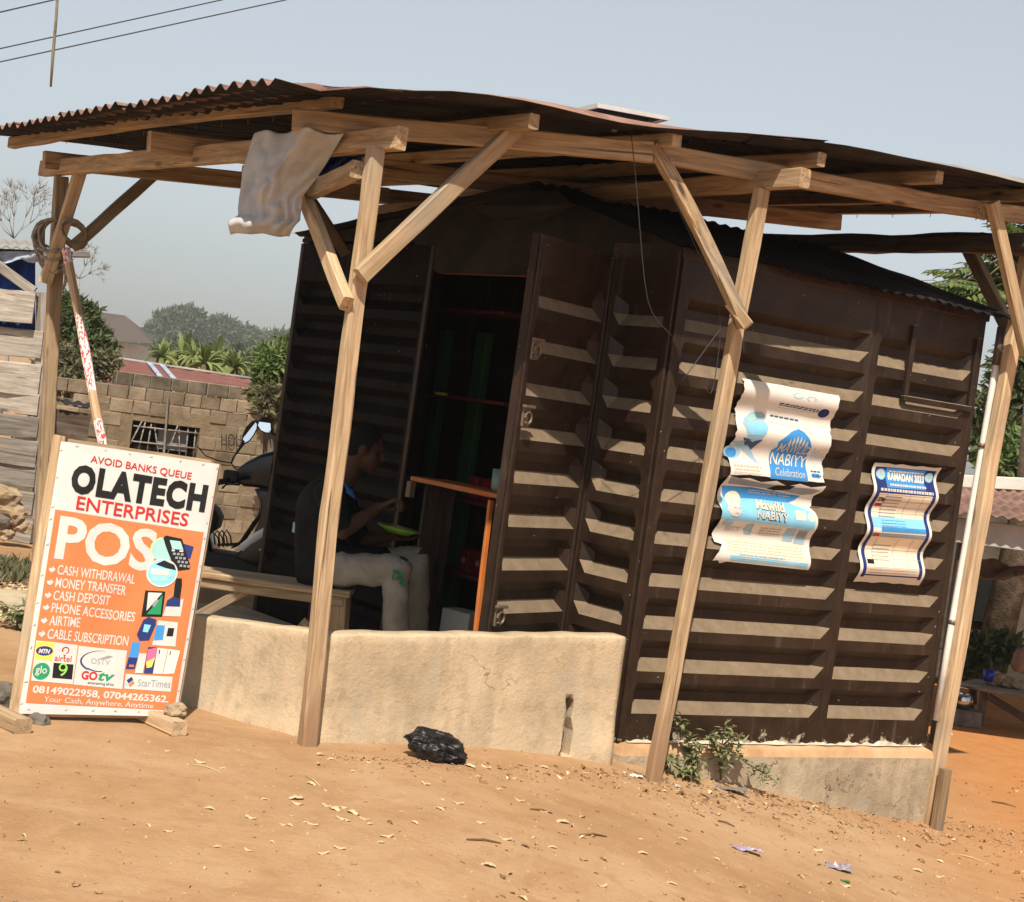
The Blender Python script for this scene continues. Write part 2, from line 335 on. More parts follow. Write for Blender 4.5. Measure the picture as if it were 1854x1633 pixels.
def sheet_mat(name, c1, c2, c3, metal=0.0, rough=0.6):
    m, nt, b, nd, ln = nodes_mat(name)
    mp = coords(nd, ln, (1.2, 3, 3)); n = nz(nd, ln, mp, 1.6, 9, 0.68)
    r = ramp(nd, [(0.32, c1), (0.5, c2), (0.68, c3)]); ln.new(n.outputs[0], r.inputs[0])
    ln.new(r.outputs[0], b.inputs["Base Color"]); b.inputs["Roughness"].default_value = rough; b.inputs["Metallic"].default_value = metal
    b.inputs["Specular IOR Level"].default_value = 0.12 if metal == 0 else 0.4
    return m
RUST = sheet_mat("rusty_sheet", (0.13, 0.065, 0.045), (0.22, 0.125, 0.095), (0.34, 0.22, 0.175))
ZINC = sheet_mat("aged_zinc_sheet", (0.24, 0.21, 0.18), (0.36, 0.34, 0.31), (0.46, 0.44, 0.41), 0.3, 0.5)
DARKR = sheet_mat("dark_sheet", (0.008, 0.006, 0.006), (0.016, 0.013, 0.012), (0.03, 0.025, 0.022)); UNDERSIDE = sheet_mat("dark_underside_sheet", (0.010, 0.008, 0.0075), (0.019, 0.0155, 0.0145), (0.04, 0.033, 0.030))  # the last one is a darker tone for the undersides of the canopy sheets
REDROOF = sheet_mat("red_roof_sheet", (0.14, 0.050, 0.040), (0.19, 0.075, 0.060), (0.24, 0.10, 0.08))
WHITE = plain("white_vinyl", (0.52, 0.495, 0.47), 0.55, var=0.05)
ORANGE = plain("orange_print", (0.54, 0.165, 0.060), 0.55, var=0.06)
RED = plain("red_print", (0.45, 0.025, 0.02), 0.5)
BLACK = plain("black_print", (0.012, 0.012, 0.012), 0.5)
NAVY = plain("navy_print", (0.02, 0.035, 0.14), 0.5)
BLUE = plain("blue_print", (0.05, 0.24, 0.55), 0.5)
SKYB = plain("pale_blue_print", (0.22, 0.52, 0.72), 0.5)
CREAM = plain("cream_print", (0.78, 0.66, 0.50), 0.5, var=0.05)
YELLOW = plain("yellow_print", (0.80, 0.58, 0.08), 0.5)
GREEN = plain("green_print", (0.02, 0.24, 0.10), 0.5)
TEALP = plain("teal_print", (0.30, 0.52, 0.50), 0.5)
GREY = plain("grey_print", (0.25, 0.26, 0.28), 0.5)
PINK = plain("pink_print", (0.65, 0.12, 0.25), 0.5)
PAPER = plain("poster_paper", (0.64, 0.61, 0.56), 0.6, var=0.05)

# ------------------------------------------------------------------ the plan of the shop
G0 = Vector((-.65, 6.5, 0)); UU = Vector((.833, .553, 0)); VV = Vector((-.553, .833, 0))
def AB(a, b, z): return Vector((G0.x+a*UU.x+b*VV.x, G0.y+a*UU.y+b*VV.y, z))
def bfront(a):
    k = ((-.48, .04), (0, -.23), (1.7, -.40), (3.6, -.30), (4.4, -.28))
    for (a0, b0), (a1, b1) in zip(k[:-1], k[1:]):
        if a <= a1: return lerp(b0, b1, max(0, (a-a0)/(a1-a0)))
    return k[-1][1]
def roofz(a, b): return 2.665+0.093*a+0.018*b
C1 = Vector((.645, 7.5, 0)); C2 = Vector((2.312, 8.539, 0)); FL = Vector((-1.408, 10.0, 0)); ZB = 0.094; ZT = 2.345
BK = C2 + (FL-C1)

# ------------------------------------------------------------------ ground
def smooth(e0, e1, x):
    t = max(0.0, min(1.0, (x-e0)/(e1-e0))); return t*t*(3-2*t)
def zg(x, y):
    z = 0.10 - 0.43*smooth(-0.1, 2.7, x - 0.15*(y-7.5))
    z -= 0.10*smooth(6.0, 3.5, y)
    z -= 1.0*smooth(11.5, 18.0, y)*smooth(1.0, -1.0, x)
    z += 0.022*noise.noise(Vector((x*0.8, y*0.8, 3))) + 0.005*noise.noise(Vector((x*4, y*4, 7)))
    return z
def axis(lo, hi, d, far, g=1.35):
    v = list(np.arange(lo, hi+d/2, d)); s = d; a = hi; b = lo; L = []; H = []
    while a < far: s *= g; a += s; H.append(a)
    s = d
    while b > -far: s *= g; b -= s; L.append(b)
    return L[::-1]+v+H
gx = axis(-3.6, 4.6, 0.06, 420); gy = [y for y in axis(2.5, 13.0, 0.06, 700) if y > -40]
V = [(x, y, zg(x, y)+(0.003*noise.noise(Vector((x*17, y*17, 1))) if 2 < y < 10 and -4 < x < 5 else 0)) for y in gy for x in gx]; nx = len(gx)
F = [[j*nx+i, j*nx+i+1, (j+1)*nx+i+1, (j+1)*nx+i] for j in range(len(gy)-1) for i in range(nx-1)]
tag(mk("ground", V, F, GROUND, None, True), kind="structure")
fl = [AB(.02, .30, 0), AB(.10, .20, 0), AB(1.50, .22, 0), AB(1.25, 3.4, 0), AB(-.30, 3.6, 0), AB(-.30, .80, 0)]
bm = bmesh.new(); lo = [bm.verts.new(p+Vector((0, 0, -.2))) for p in fl]; hi = [bm.verts.new(p+Vector((0, 0, .125))) for p in fl]
bm.faces.new(hi); bm.faces.new(lo[::-1])
for i in range(6): bm.faces.new([lo[i], lo[(i+1) % 6], hi[(i+1) % 6], hi[i]])
tag(mkbm("porch_floor", bm, CONG), kind="structure")

# ------------------------------------------------------------------ kiosk
ZK = [0.226+0.195*k for k in range(10)]
def rib_profile(z0, z1, D):
    pr = [(z0, D)]
    for zk in ZK:
        for dz, d in ((0, D), (.056, 0), (.100, 0), (.143, D)):
            if z0+.004 < zk+dz < z1-.004: pr.append((zk+dz, d))
    pr.append((z1, D)); return pr
def ribbed(name, p0, dr, nrm, cols, s_end, z0, z1, mat, parent, D=.050, top=None, T=.03, tl=.012, tr=.055):
    """pressed sheet: ribs in every (s0, s1) column, flat strips between; top(s) gives an uneven upper edge"""
    pr = rib_profile(z0, z1, D); ss = [(0, 0)]
    for a, b in cols:
        nn = max(2, int((b-a)/.12))
        ss += [(a, 0), (a+tl, 1)] + [(lerp(a+tl, b-tr, i/nn), 1) for i in range(1, nn)] + [(b-tr, 1), (b, 0)]
    ss.append((s_end, 0))
    ss = [s for i, s in enumerate(ss) if i == 0 or s[0]-ss[i-1][0] > 1e-4]
    V = []; Fc = []
    for s, k in ss:
        for i, (z, d) in enumerate(pr):
            zz = z if (top is None or i < len(pr)-1) else top(s)
            dent = .005*noise.noise(Vector((s*3+p0.x*7, z*3, p0.y)))+.003*noise.noise(Vector((s*9, z*7, p0.y*3))); z += .005*noise.noise(Vector((s*2.2, z*5, p0.x*4))) if 0 < i < len(pr)-1 else 0
            q = p0+dr*s+nrm*(D-(D-d)*k+dent); V.append(Vector((q.x, q.y, zz)))
    m = len(pr)
    for i in range(len(ss)-1):
        for j in range(m-1): Fc.append([i*m+j, (i+1)*m+j, (i+1)*m+j+1, i*m+j+1])
    nb = len(V)                                   # inner lining, gives the sheet a thickness
    V += [v-nrm*(T+D) for v in (V[0], V[(len(ss)-1)*m], V[(len(ss)-1)*m+m-1], V[m-1])]
    Fc.append([nb+3, nb+2, nb+1, nb])
    Fc.append([i*m for i in range(len(ss))][::-1]+[nb, nb+1]); Fc.append([i*m+m-1 for i in range(len(ss))]+[nb+2, nb+3])
    Fc.append([j for j in range(m)]+[nb+3, nb]); Fc.append([(len(ss)-1)*m+j for j in range(m)][::-1]+[nb+1, nb+2])
    return mk(name, V, Fc, mat, parent)
KC = (C1+BK)/2
kiosk = thing("kiosk", (KC.x, KC.y, ZB), "dark brown ribbed metal kiosk with its door standing open under the timber canopy", "kiosk")
d1 = (C2-C1).normalized(); L1 = (C2-C1).length; n1 = Vector((d1.y, -d1.x, 0))
d2 = (FL-C1).normalized(); L2 = (FL-C1).length; n2 = Vector((-d2.y, d2.x, 0))
if n2.y > 0: n2 = -n2
def s1(x, y): return (onpl(x, y, C1, C2)-C1).dot(d1)
def s2(x, y): return (onpl(x, y, C1, FL)-C1).dot(d2)
seam = s1(1540, 900)
ribbed("wall", C1-n1*.03, d1, n1, [(.05, seam-.035), (seam+.03, L1-.06)], L1, ZB, ZT, KIOSK, kiosk)
jamb = s2(790, 470); val = s2(1112, 500)
# the short ribbed panel beside the door, and the long one left of the doorway
ribbed("wall", C1-n2*.03, d2, n2, [(.05, val-.05)], val, ZB, ZT+.02, KIOSK, kiosk, tl=.03, tr=.05)
ribbed("wall", C1+d2*jamb-n2*.03, d2, n2, [(.05, (L2-jamb)*.52), ((L2-jamb)*.52+.05, L2-jamb-.05)], L2-jamb, ZB, ZT, KIOSK_SHADE, kiosk)
# gable above the door
pk = .32*L2
def gable(s): return ZT+.27*(s/pk if s < pk else max(0, 1-(s-pk)/(L2-pk)))
Vg = []; Fg = []
ng = 14
for i in range(ng+1):
    s = L2*i/ng; zb = ZT+.02 if (s <= val or s >= jamb) else 2.20
    q = C1+d2*s+n2*.017
    Vg += [Vector((q.x, q.y, min(zb, gable(s)+.01))), Vector((q.x, q.y, gable(s)+.03)), Vector((q.x, q.y, min(zb, gable(s)+.01)))-n2*.03, Vector((q.x, q.y, gable(s)+.03))-n2*.03]
for i in range(ng):
    a = 4*i; b = a+4; Fg += [[a, a+1, b+1, b], [a+2, b+2, b+3, a+3], [a+1, a+3, b+3, b+1], [a, b, b+2, a+2]]
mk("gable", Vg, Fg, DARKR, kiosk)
g0 = C2; Vg2 = [Vector((v.x, v.y, v.z))+(C2-C1)+d1*-.02 for v in Vg]
for i in range(ng+1):
    Vg2[4*i].z = min(ZT-.05, Vg2[4*i].z); Vg2[4*i+2].z = Vg2[4*i].z
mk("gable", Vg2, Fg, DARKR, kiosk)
# plain back and far walls
for p, q in ((C2, BK), (FL, BK)):
    dd = (q-p).normalized(); n = Vector((dd.y, -dd.x, 0)); n = n if n.dot((p+q)/2-KC) > 0 else -n
    ribbed("wall", p-n*.03, dd, n, [(.05, (q-p).length/2-.03), ((q-p).length/2+.03, (q-p).length-.05)], (q-p).length, ZB, ZT+(.075 if p is FL else 0), KIOSK, kiosk)
# corner posts and seam strips, a couple of millimetres proud
for p, nn_, dd in ((C1+d1*.012, n1, d1), (C1+d1*seam, n1, d1), (C2-d1*.02, n1, d1), (C1+d2*.012, n2, d2), (C1+d2*(val-.012), n2, d2), (C1+d2*(jamb+.015), n2, d2), (FL-d2*.02, n2, d2), (C1+d2*(jamb+(L2-jamb)*.52+.025), n2, d2)):
    ang = math.atan2(dd.y, dd.x)
    box("corner_strip", (p+nn_*.0145)+Vector((0, 0, (ZB+ZT)/2)), (.034, .018, ZT-ZB-.01), KIOSK, kiosk, rz(ang), .004)
pv = C1+n1*.016+d1*(L1/2)
box("top_rail", Vector((pv.x, pv.y, ZT-.02)), (L1+.03, .03, .05), KIOSK, kiosk, rz(math.atan2(d1.y, d1.x)), .006)
# hatch with its angle-iron frame in the upper right corner of the side wall
hs0 = s1(1650, 580); hs1 = L1-.05; hz0 = onpl(1640, 722, C1, C2).z; hz1 = ZT-.12
hatch = None
def hbar(nm, sa, za, sb, zb, par, wd=.030, pr=.030):
    c = C1+d1*((sa+sb)/2)+n1*(.012+pr/2); L = math.hypot(sb-sa, zb-za)
    dims = (abs(sb-sa)+wd, pr, wd) if abs(sb-sa) > abs(zb-za) else (wd, pr, abs(zb-za)-wd)
    return box(nm, Vector((c.x, c.y, (za+zb)/2)), dims, KIOSK, par, rz(math.atan2(d1.y, d1.x)), .004)
hatch = hbar("hatch_frame", hs0, hz0, hs1, hz0, kiosk)
hbar("hatch_frame", hs0, hz0, hs0, hz1, kiosk); hbar("hatch_frame", hs1, hz0, hs1, hz1, kiosk)
# door leaf
hinge = C1+d2*val+n2*.055; free = P(929, 700, 7.27); free.z = 0
dd = (free-hinge).normalized(); LD = (free-hinge).length; nd_ = Vector((dd.y, -dd.x, 0)); nd_ = nd_ if nd_.x > 0 else -nd_
nd_ = nd_ if nd_.dot(Vector((0, -1, 0))) > 0 else -nd_
door = ribbed("door", hinge, dd, nd_, [(.03, LD-.045)], LD, .14, 2.30, KIOSK, kiosk, .036, None, .008, .05, .012)
door["label"] = "ribbed door leaf swung open"
for e in (.012, LD-.015):
    box("door_edge", hinge+dd*e+nd_*.036+Vector((0, 0, 1.22)), (.03, .02, 2.14), KIOSK, door, rz(math.atan2(dd.y, dd.x)), .004)
RAW = plain("bare_steel", (0.20, 0.15, 0.11), 0.55, 0.6)
for zz in (onpl(955, 632, free, hinge).z, onpl(905, 748, free, hinge).z, onpl(893, 1112, free, hinge).z):
    c = hinge+dd*(LD-.055)+nd_*.05+Vector((0, 0, zz))
    bm = bmesh.new(); box_bm(bm, c, (.06, .012, .09), rz(math.atan2(dd.y, dd.x)), .004)
    ring = [c+nd_*.014+dd*(.026*math.cos(t))+Vector((0, 0, .026*math.sin(t)-.005)) for t in [k*math.pi/8 for k in range(15)]]
    Vt, Ft = tube_geo(ring, .006, 6); vv = [bm.verts.new(v) for v in Vt]
    for f in Ft: bm.faces.new([vv[i] for i in f])
    box_bm(bm, c+nd_*.012+Vector((0, 0, .045)), (.085, .02, .014), rz(math.atan2(dd.y, dd.x)), .003)
    mkbm("hasp", bm, RAW, door)
for k in range(8):
    c = hinge+dd*.03+nd_*.02+Vector((0, 0, ZK[0]+.195*k+.29))
    tube("hinge", [c-Vector((0, 0, .035)), c+Vector((0, 0, .035))], .013, KIOSK, door, 8)
# roof of the kiosk: two corrugated slopes, ragged at the eave
def kroof(sa, sb, za, zb, nm, u0, u1, step=None):
    V = []; Fc = []; N = 120; Mx = 14
    for i in range(Mx+1):
        t = i/Mx
        for j in range(N+1):
            u = lerp(u0, u1, j/N)
            ext = .0 if step is None else step(u)
            s = lerp(sa-ext, sb, t)
            q = C1+d2*s+d1*u
            V.append(Vector((q.x, q.y, lerp(za-ext*.35, zb, t)+.0065*math.sin(2*math.pi*u/.08)+.014*noise.noise(Vector((u*3, s*3, 5))))))
    for i in range(Mx):
        for j in range(N): Fc.append([i*(N+1)+j, (i+1)*(N+1)+j, (i+1)*(N+1)+j+1, i*(N+1)+j+1])
    nv = len(V); V += [v+Vector((0, 0, .006)) for v in V]
    Fc += [[k+nv for k in f[::-1]] for f in Fc]
    return mk(nm, V, Fc, DARKR, kiosk, True)
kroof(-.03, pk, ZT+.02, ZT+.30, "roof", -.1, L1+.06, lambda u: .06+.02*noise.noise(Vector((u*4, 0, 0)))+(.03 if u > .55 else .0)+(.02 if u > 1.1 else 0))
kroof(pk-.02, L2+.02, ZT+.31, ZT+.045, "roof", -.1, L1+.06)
V = []
for (x, y, Y) in ((815, 402, 8.35), (850, 372, 8.3), (1010, 345, 8.0), (1040, 372, 7.9), (985, 400, 8.0), (900, 398, 8.2)): V.append(P(x, y, Y))
n = len(V); V += [v+Vector((.01, .03, .006)) for v in V]
mk("roof_flap", V, [list(range(n)), list(range(n, 2*n))[::-1]]+[[i, i+n, (i+1) % n+n, (i+1) % n] for i in range(n)], DARKR, kiosk)
# painted lintel, floor and lining
LINT = plain("orange_paint", (0.42, 0.13, 0.02), 0.5)
pm = C1+d2*((val+jamb)/2)-n2*.03
box("lintel", Vector((pm.x, pm.y, 2.235)), (jamb-val-.01, .05, .07), LINT, kiosk, rz(math.atan2(d2.y, d2.x)), .004)
bm = bmesh.new(); pts = [C1+d1*.03+d2*.03, C2-d1*.03+d2*.03, BK-d1*.03-d2*.03, FL+d1*.03-d2*.03]
a = [bm.verts.new(p+Vector((0, 0, ZB+.002))) for p in pts]; b = [bm.verts.new(p+Vector((0, 0, ZB+.06))) for p in pts]
bm.faces.new(a); bm.faces.new(b[::-1])
for i in range(4): bm.faces.new([a[i], b[i], b[(i+1) % 4], a[(i+1) % 4]])
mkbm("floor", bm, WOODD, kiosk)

# plinth, a thing of its own below the kiosk
bm = bmesh.new()
pts = [C1+n1*.075-d1*.02+n2*.0, C2+n1*.075+d1*.03, BK+d1*.03-n1*.05, FL-d1*.05-n1*.05]
lo = [bm.verts.new(p+Vector((0, 0, -.6))) for p in pts]; hi = [bm.verts.new(p+Vector((0, 0, ZB-.001))) for p in pts]
bm.faces.new(hi); bm.faces.new(lo[::-1])
for i in range(4): bm.faces.new([lo[i], lo[(i+1) % 4], hi[(i+1) % 4], hi[i]])
bmesh.ops.recalc_face_normals(bm, faces=bm.faces[:])
bmesh.ops.bevel(bm, geom=[e for e in bm.edges if all(v.co.z > 0 for v in e.verts)], offset=.05, segments=2, affect='EDGES', profile=.4)
for f in bm.faces:
    f.normal_update(); f.material_index = 1 if f.normal.z > .3 else 0
tag(mkbm("plinth", bm, [CONG, LEDGE]), "grey stained cement plinth that the brown kiosk stands on", "plinth")
# broken mortar bedding along the foot of the side wall
V = []; Fc = []
N = 120
for i in range(N+1):
    s = .04+(L1-.08)*i/N; h = max(0.004, .012+.05*noise.noise(Vector((s*4, 1, 0)))*smooth(.3, 1.0, s)+.022*noise.noise(Vector((s*23, 4, 0))))
    dp = .034+.01*noise.noise(Vector((s*9, 8, 0)))
    q = C1+d1*s+n1*.001
    V += [Vector((q.x, q.y, ZB+.001))+n1*dp, Vector((q.x, q.y, ZB+h*.8))+n1*dp*.75, Vector((q.x, q.y, ZB+h))]
for i in range(N):
    a = 3*i; Fc += [[a, a+3, a+4, a+1], [a+1, a+4, a+5, a+2]]
tag(mk("mortar_bedding", V, Fc, MORTAR, None, False), "broken strip of pale mortar along the foot of the kiosk side wall", "mortar")

# ------------------------------------------------------------------ low plastered wall in front of the porch
LE = Vector((-1.27, 6.99, 0)); KN = Vector((-.60, 6.585, 0)); RC = Vector((.615, 7.33, 0))
def wall_strip(pts, thick, zt, zb):
    """a run of wall as a fine grid with a softened top edge"""
    bm = bmesh.new(); rows = []
    tot = 0; seg = []
    for a, b in zip(pts[:-1], pts[1:]): seg.append((a, b, (b-a).length))
    samples = []
    for k, (a, b, L) in enumerate(seg):
        nn = int(L/.02)
        for i in range(nn+(1 if k == len(seg)-1 else 0)): samples.append((k, i/nn, a.lerp(b, i/nn)))
    nrm = []
    for k, t, p in samples:
        d = (seg[k][1]-seg[k][0]).normalized(); n = Vector((d.y, -d.x, 0)); n = n if n.y < 0 else -n
        nrm.append(n)
    # smooth the normals round the knee
    nr2 = []
    for i in range(len(nrm)):
        n = Vector((0, 0, 0))
        for j in range(max(0, i-4), min(len(nrm), i+5)): n += nrm[j]
        nr2.append(n.normalized())
    cum = 0; prev = samples[0][2]; L = sum(s[2] for s in seg)
    nz_ = 26
    for (k, t, p), n in zip(samples, nr2):
        cum += (p-prev).length; prev = p; f = cum/L
        top = zt(f)+.006*noise.noise(Vector((cum*6, 0, 2))); col = []
        for j in range(nz_+1):
            z = lerp(zb, top-.010, j/nz_)
            wob = .005*noise.noise(Vector((cum*2, z*2, 5)))+.0012*noise.noise(Vector((cum*16, z*16, 5)))-.012*max(0, noise.noise(Vector((cum*9, z*9, 8)))-.42)-.016*max(0, noise.noise(Vector((cum*14, 2, 8)))-.1)*smooth(top-.05, top, z)
            flare = -.02*smooth(.25, .05, z)
            col.append(p+n*(wob-flare)+Vector((0, 0, z)))
        e = .012*noise.noise(Vector((cum*11, 3, 5)))
        col.append(p-n*.004+Vector((0, 0, top-.003+e*.5))); col.append(p-n*.012+Vector((0, 0, top+e*.3)))
        col.append(p-n*(thick-.02)+Vector((0, 0, top+e*.2))); col.append(p-n*thick+Vector((0, 0, top-.02))); col.append(p-n*thick+Vector((0, 0, zb)))
        rows.append([bm.verts.new(v) for v in col])
    for i in range(len(rows)-1):
        for j in range(len(rows[0])-1): bm.faces.new([rows[i][j], rows[i+1][j], rows[i+1][j+1], rows[i][j+1]])
        bm.faces.new([rows[i][-1], rows[i+1][-1], rows[i+1][0], rows[i][0]])
    bm.faces.new(rows[0][::-1]); bm.faces.new(rows[-1])
    bmesh.ops.recalc_face_normals(bm, faces=bm.faces[:])
    return bm
def ptop(f):
    k = (KN-LE).length/((KN-LE).length+(RC-KN).length)
    return lerp(.475, .535, f/k) if f < k else lerp(.535, .592, (f-k)/(1-k))
bm = wall_strip([LE, KN, RC], .12, ptop, -.22)
par = mkbm("parapet_wall", bm, CONC, None, True)
for pl in par.data.polygons: pl.use_smooth = True
# the gouge near its right end, cut into the plaster
gp = [(1024, 1266), (1031, 1260), (1039, 1268), (1038, 1282), (1034, 1300), (1036, 1322), (1031, 1346), (1027, 1366), (1008, 1368), (1014, 1342), (1020, 1316), (1026, 1292)]
front = [onpl(x, y, KN, RC, 0) for x, y in gp]
dv = (RC-KN).normalized(); nv_ = Vector((dv.y, -dv.x, 0)); nv_ = nv_ if nv_.y < 0 else -nv_
n = len(front); V = [p+nv_*.06 for p in front]+[p-nv_*.08 for p in front]
cut = mk("cutter", V, [list(range(n)), list(range(n, 2*n))[::-1]]+[[i, i+n, (i+1) % n+n, (i+1) % n] for i in range(n)], CONC)
bmc = bmesh.new(); bmc.from_mesh(cut.data); bmesh.ops.recalc_face_normals(bmc, faces=bmc.faces[:]); bmc.to_mesh(cut.data); bmc.free()
md = par.modifiers.new("cut", 'BOOLEAN'); md.object = cut; md.operation = 'DIFFERENCE'; md.solver = 'EXACT'
bpy.context.view_layer.update()
me = bpy.data.meshes.new_from_object(par.evaluated_get(bpy.context.evaluated_depsgraph_get()))
par.modifiers.clear()
if len(me.polygons) > 500: par.data = me
bpy.data.objects.remove(cut)
tag(par, "low tan plastered wall with a gouge, bending round the front of the porch", "low wall")
par["label"] = "low tan plastered wall bending round the front of the porch, gouged near one end"
box_o = box("cement_block", P(338, 1225, 7.6)+Vector((-.03, .1, -.13)), (.2, .16, .34), CONG, None, rz(.3), .012, 2)
tag(box_o, "grey cement block behind the orange sign beside the low wall", "block")

# ------------------------------------------------------------------ timber canopy
can = thing("canopy", (1.0, 8.6, 0), "rough timber canopy with rusty corrugated roof sheets over the kiosk and porch", "canopy")
uup = Vector((0, 0, 1))
def post(bx, tx, par=can, wa=.1, wb=.08, mat=WOODM, nm="post", bow=0.0):
    o = timber(nm, bx, tx, wb, wa, mat, par, up=UU, bow=bow, rough=.004, n=24, cham=.007)
    return o
p3b, p3t = P(1180, 1402, 7.3), P(1379, 343, 7.3)
cb, ct = P(561, 1356, 6.5), P(681, 270, 6.5)
post(cb-Vector((0, 0, .3)), ct, wa=.066, wb=.052, bow=-.020)
post(p3b-Vector((0, 0, .3)), p3t, wa=.066, wb=.05)
rb = P(1675, 1499, 8.5); rt = P(1843, 560, 8.5)
post(rb-Vector((0, 0, .3)), rb+(rt-rb)*((2.78-rb.z)/(rt.z-rb.z)), wa=.074, wb=.055)
st = P(1697, 1497, 8.42); post(st-Vector((0, 0, .3)), P(1712, 1392, 8.42), wa=.055, wb=.05, mat=WOOD)
lt = P(110, 320, 9.6); lb = P(84, 800, 9.6); lb0 = lt+(lb-lt)*((lt.z+.25)/(lt.z-lb.z))
post(lb0, lt, wa=.078, wb=.062)
rp = AB(3.6, 3.7, -.5); post(rp, AB(3.6, 3.7, 2.75), wa=.09, wb=.08)
# plates on the posts, running back
timber("plate", P(727, 250, 6.43), P(78, 306, 9.82), .055, .09, WOOD, can, rough=.004, n=20)
timber("plate", P(1457, 323, 7.12), P(690, 385, 10.1), .06, .082, WOOD, can, rough=.005, n=18)
qa, qb = P(1960, 442, 8.1), P(1380, 441, 10.0)
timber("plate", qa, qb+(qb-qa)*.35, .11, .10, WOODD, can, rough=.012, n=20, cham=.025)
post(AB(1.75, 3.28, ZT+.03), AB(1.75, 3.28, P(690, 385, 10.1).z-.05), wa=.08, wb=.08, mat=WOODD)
# rafters along the front, above the plates
ra, rbm, rr = P(529, 216, 6.72), P(1180, 275, 6.98), P(1790, 383, 8.36)
timber("rafter", ra, rbm, .05, .084, WOOD, can, rough=.004, n=14)
timber("rafter", rbm+Vector((0, .0, -.004)), rr, .05, .084, WOOD, can, rough=.004, n=14)
timber("rafter", rr-(rr-rbm).normalized()*.1+Vector((.01, -.055, -.01)), rr+(rr-rbm).normalized()*.75+Vector((0, -.055, .02)), .05, .084, WOOD, can, n=8)
for b, a0, dz in ((1.85, -.28, 0), (3.72, -.20, -.01)):
    p = AB(a0, b, roofz(a0, b)-.125+dz); q = AB(4.25, b, roofz(4.25, b)-.125+dz)
    timber("rafter", p, p.lerp(q, .5), .055, .1, WOOD, can, n=12); timber("rafter", p.lerp(q, .48)+Vector((-.03, .05, 0)), q+Vector((-.03, .05, 0)), .055, .1, WOOD, can, n=12)
# purlins on the rafters, running back under the sheets
timber("purlin", P(614, 182, 6.72), P(22, 259, 9.75), .05, .062, WOOD, can, n=20, bow=.02)
for a in (.52, 1.19, 1.97, 2.76, 3.6, 4.2):
    b0 = bfront(a)+.055
    p = AB(a, b0, roofz(a, b0)-.048); q = AB(a-.04, 4.0, roofz(a-.04, 4.0)-.05)
    timber("purlin", p, q, .05, .06, WOOD, can, n=18)
# braces
def brace(x0, y0, Y0, x1, y1, Y1, wd=.05, ht=.085, mat=WOODP, up=VV, **k):
    return timber("brace", P(x0, y0, Y0), P(x1, y1, Y1), wd, ht, mat, can, up=up.cross(P(x1, y1, Y1)-P(x0, y0, Y0)), n=12, **k)
CR = Vector((-.553, .833, 0))
brace(652, 500, 6.43, 932, 234, 6.78, .045, .070)
brace(628, 550, 6.43, 553, 358, 7.1, .045, .062, up=UU)
brace(646, 306, 6.5, 556, 350, 7.15, .05, .07, WOOD, up=UU)
brace(82, 512, 9.5, 148, 300, 9.42, .045, .068)
brace(132, 446, 9.55, 292, 306, 9.95, .045, .066, WOOD)
brace(1182, 262, 6.98, 1345, 590, 7.2, .042, .062, WOODB, rough=.015, bow=-.02)
timber("brace", P(1322, 548, 7.19), P(1356, 590, 7.16), .04, .05, WOODB, can, n=4)
brace(1797, 366, 8.18, 1858, 640, 8.38, .045, .066)
brace(1752, 448, 9.2, 1848, 640, 8.62, .05, .07, WOOD, up=UU)
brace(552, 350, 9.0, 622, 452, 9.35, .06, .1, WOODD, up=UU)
# corrugated sheets: rows stepped back from the front edge, two lengths along the front
sheet_rows = [(0, .215), (.205, .42), (.41, .62), (.61, .81), (.80, 1.0)]
for i, (t0, t1) in enumerate(sheet_rows):
    for j, (a0, a1) in enumerate(((-.48, 1.95), (1.55, 4.32))):
        a0 = a0+(.04*noise.noise(Vector((i*3.3, j, 0)))); rs = random.Random(i*7+j)
        tilt = rs.uniform(-.006, .006); lift = .008*((i+1) % 2)+.010*(1-j)
        nb = int((t1-t0)*4.3/.0125); na = 16; V = []; Fc = []
        rag = rs.uniform(-.03, .02)
        for ia in range(na+1):
            a = lerp(a0, a1, ia/na)
            for ib in range(nb+1):
                t = lerp(t0, t1, ib/nb); b = lerp(bfront(a)+(rag if i == 0 else 0), 4.22, t)
                z = roofz(a, b)+lift+tilt*(ia/na-.5)+.0155*math.sin(2*math.pi*b/.135)+.016*noise.noise(Vector((a*1.3, b*1.3, 0)))+.008*noise.noise(Vector((a*2, b*5, i)))
                if i == 0: z -= .02*smooth(.3, 0, t/t1)*(.5+.8*noise.noise(Vector((a*1.1, 3, 3))))
                V.append(AB(a, b, z))
        for ia in range(na):
            for ib in range(nb): Fc.append([ia*(nb+1)+ib, (ia+1)*(nb+1)+ib, (ia+1)*(nb+1)+ib+1, ia*(nb+1)+ib+1])
        nf = len(Fc); nv = len(V); V += [v-Vector((0, 0, .003)) for v in V]; Fc += [[k+nv for k in f[::-1]] for f in Fc]
        for ia in range(na):
            for e in (0, nb):
                x0 = ia*(nb+1)+e; x1 = x0+nb+1; Fc.append([x0, x0+nv, x1+nv, x1] if e == 0 else [x0, x1, x1+nv, x0+nv])
        mk("roof_sheet", V, Fc, [RUST if (j == 0 or i > 1) else ZINC, UNDERSIDE], can, True, [0 if k < nf else 1 for k in range(len(Fc))])
# nails under the first purlin and along the far edge
for k in range(11):
    q = P(lerp(590, 120, k/10), lerp(190, 243, k/10)+7, lerp(6.85, 9.2, k/10)); tube("nail", [q, q-Vector((.004*random.uniform(-1, 1), 0, .03))], .002, RAW, can, 4)
for k in range(12):
    b = .2+k*.3; q = AB(4.2, b, roofz(4.2, b)-.075); tube("nail", [q, q-Vector((0, 0, .025))], .002, RAW, can, 4)

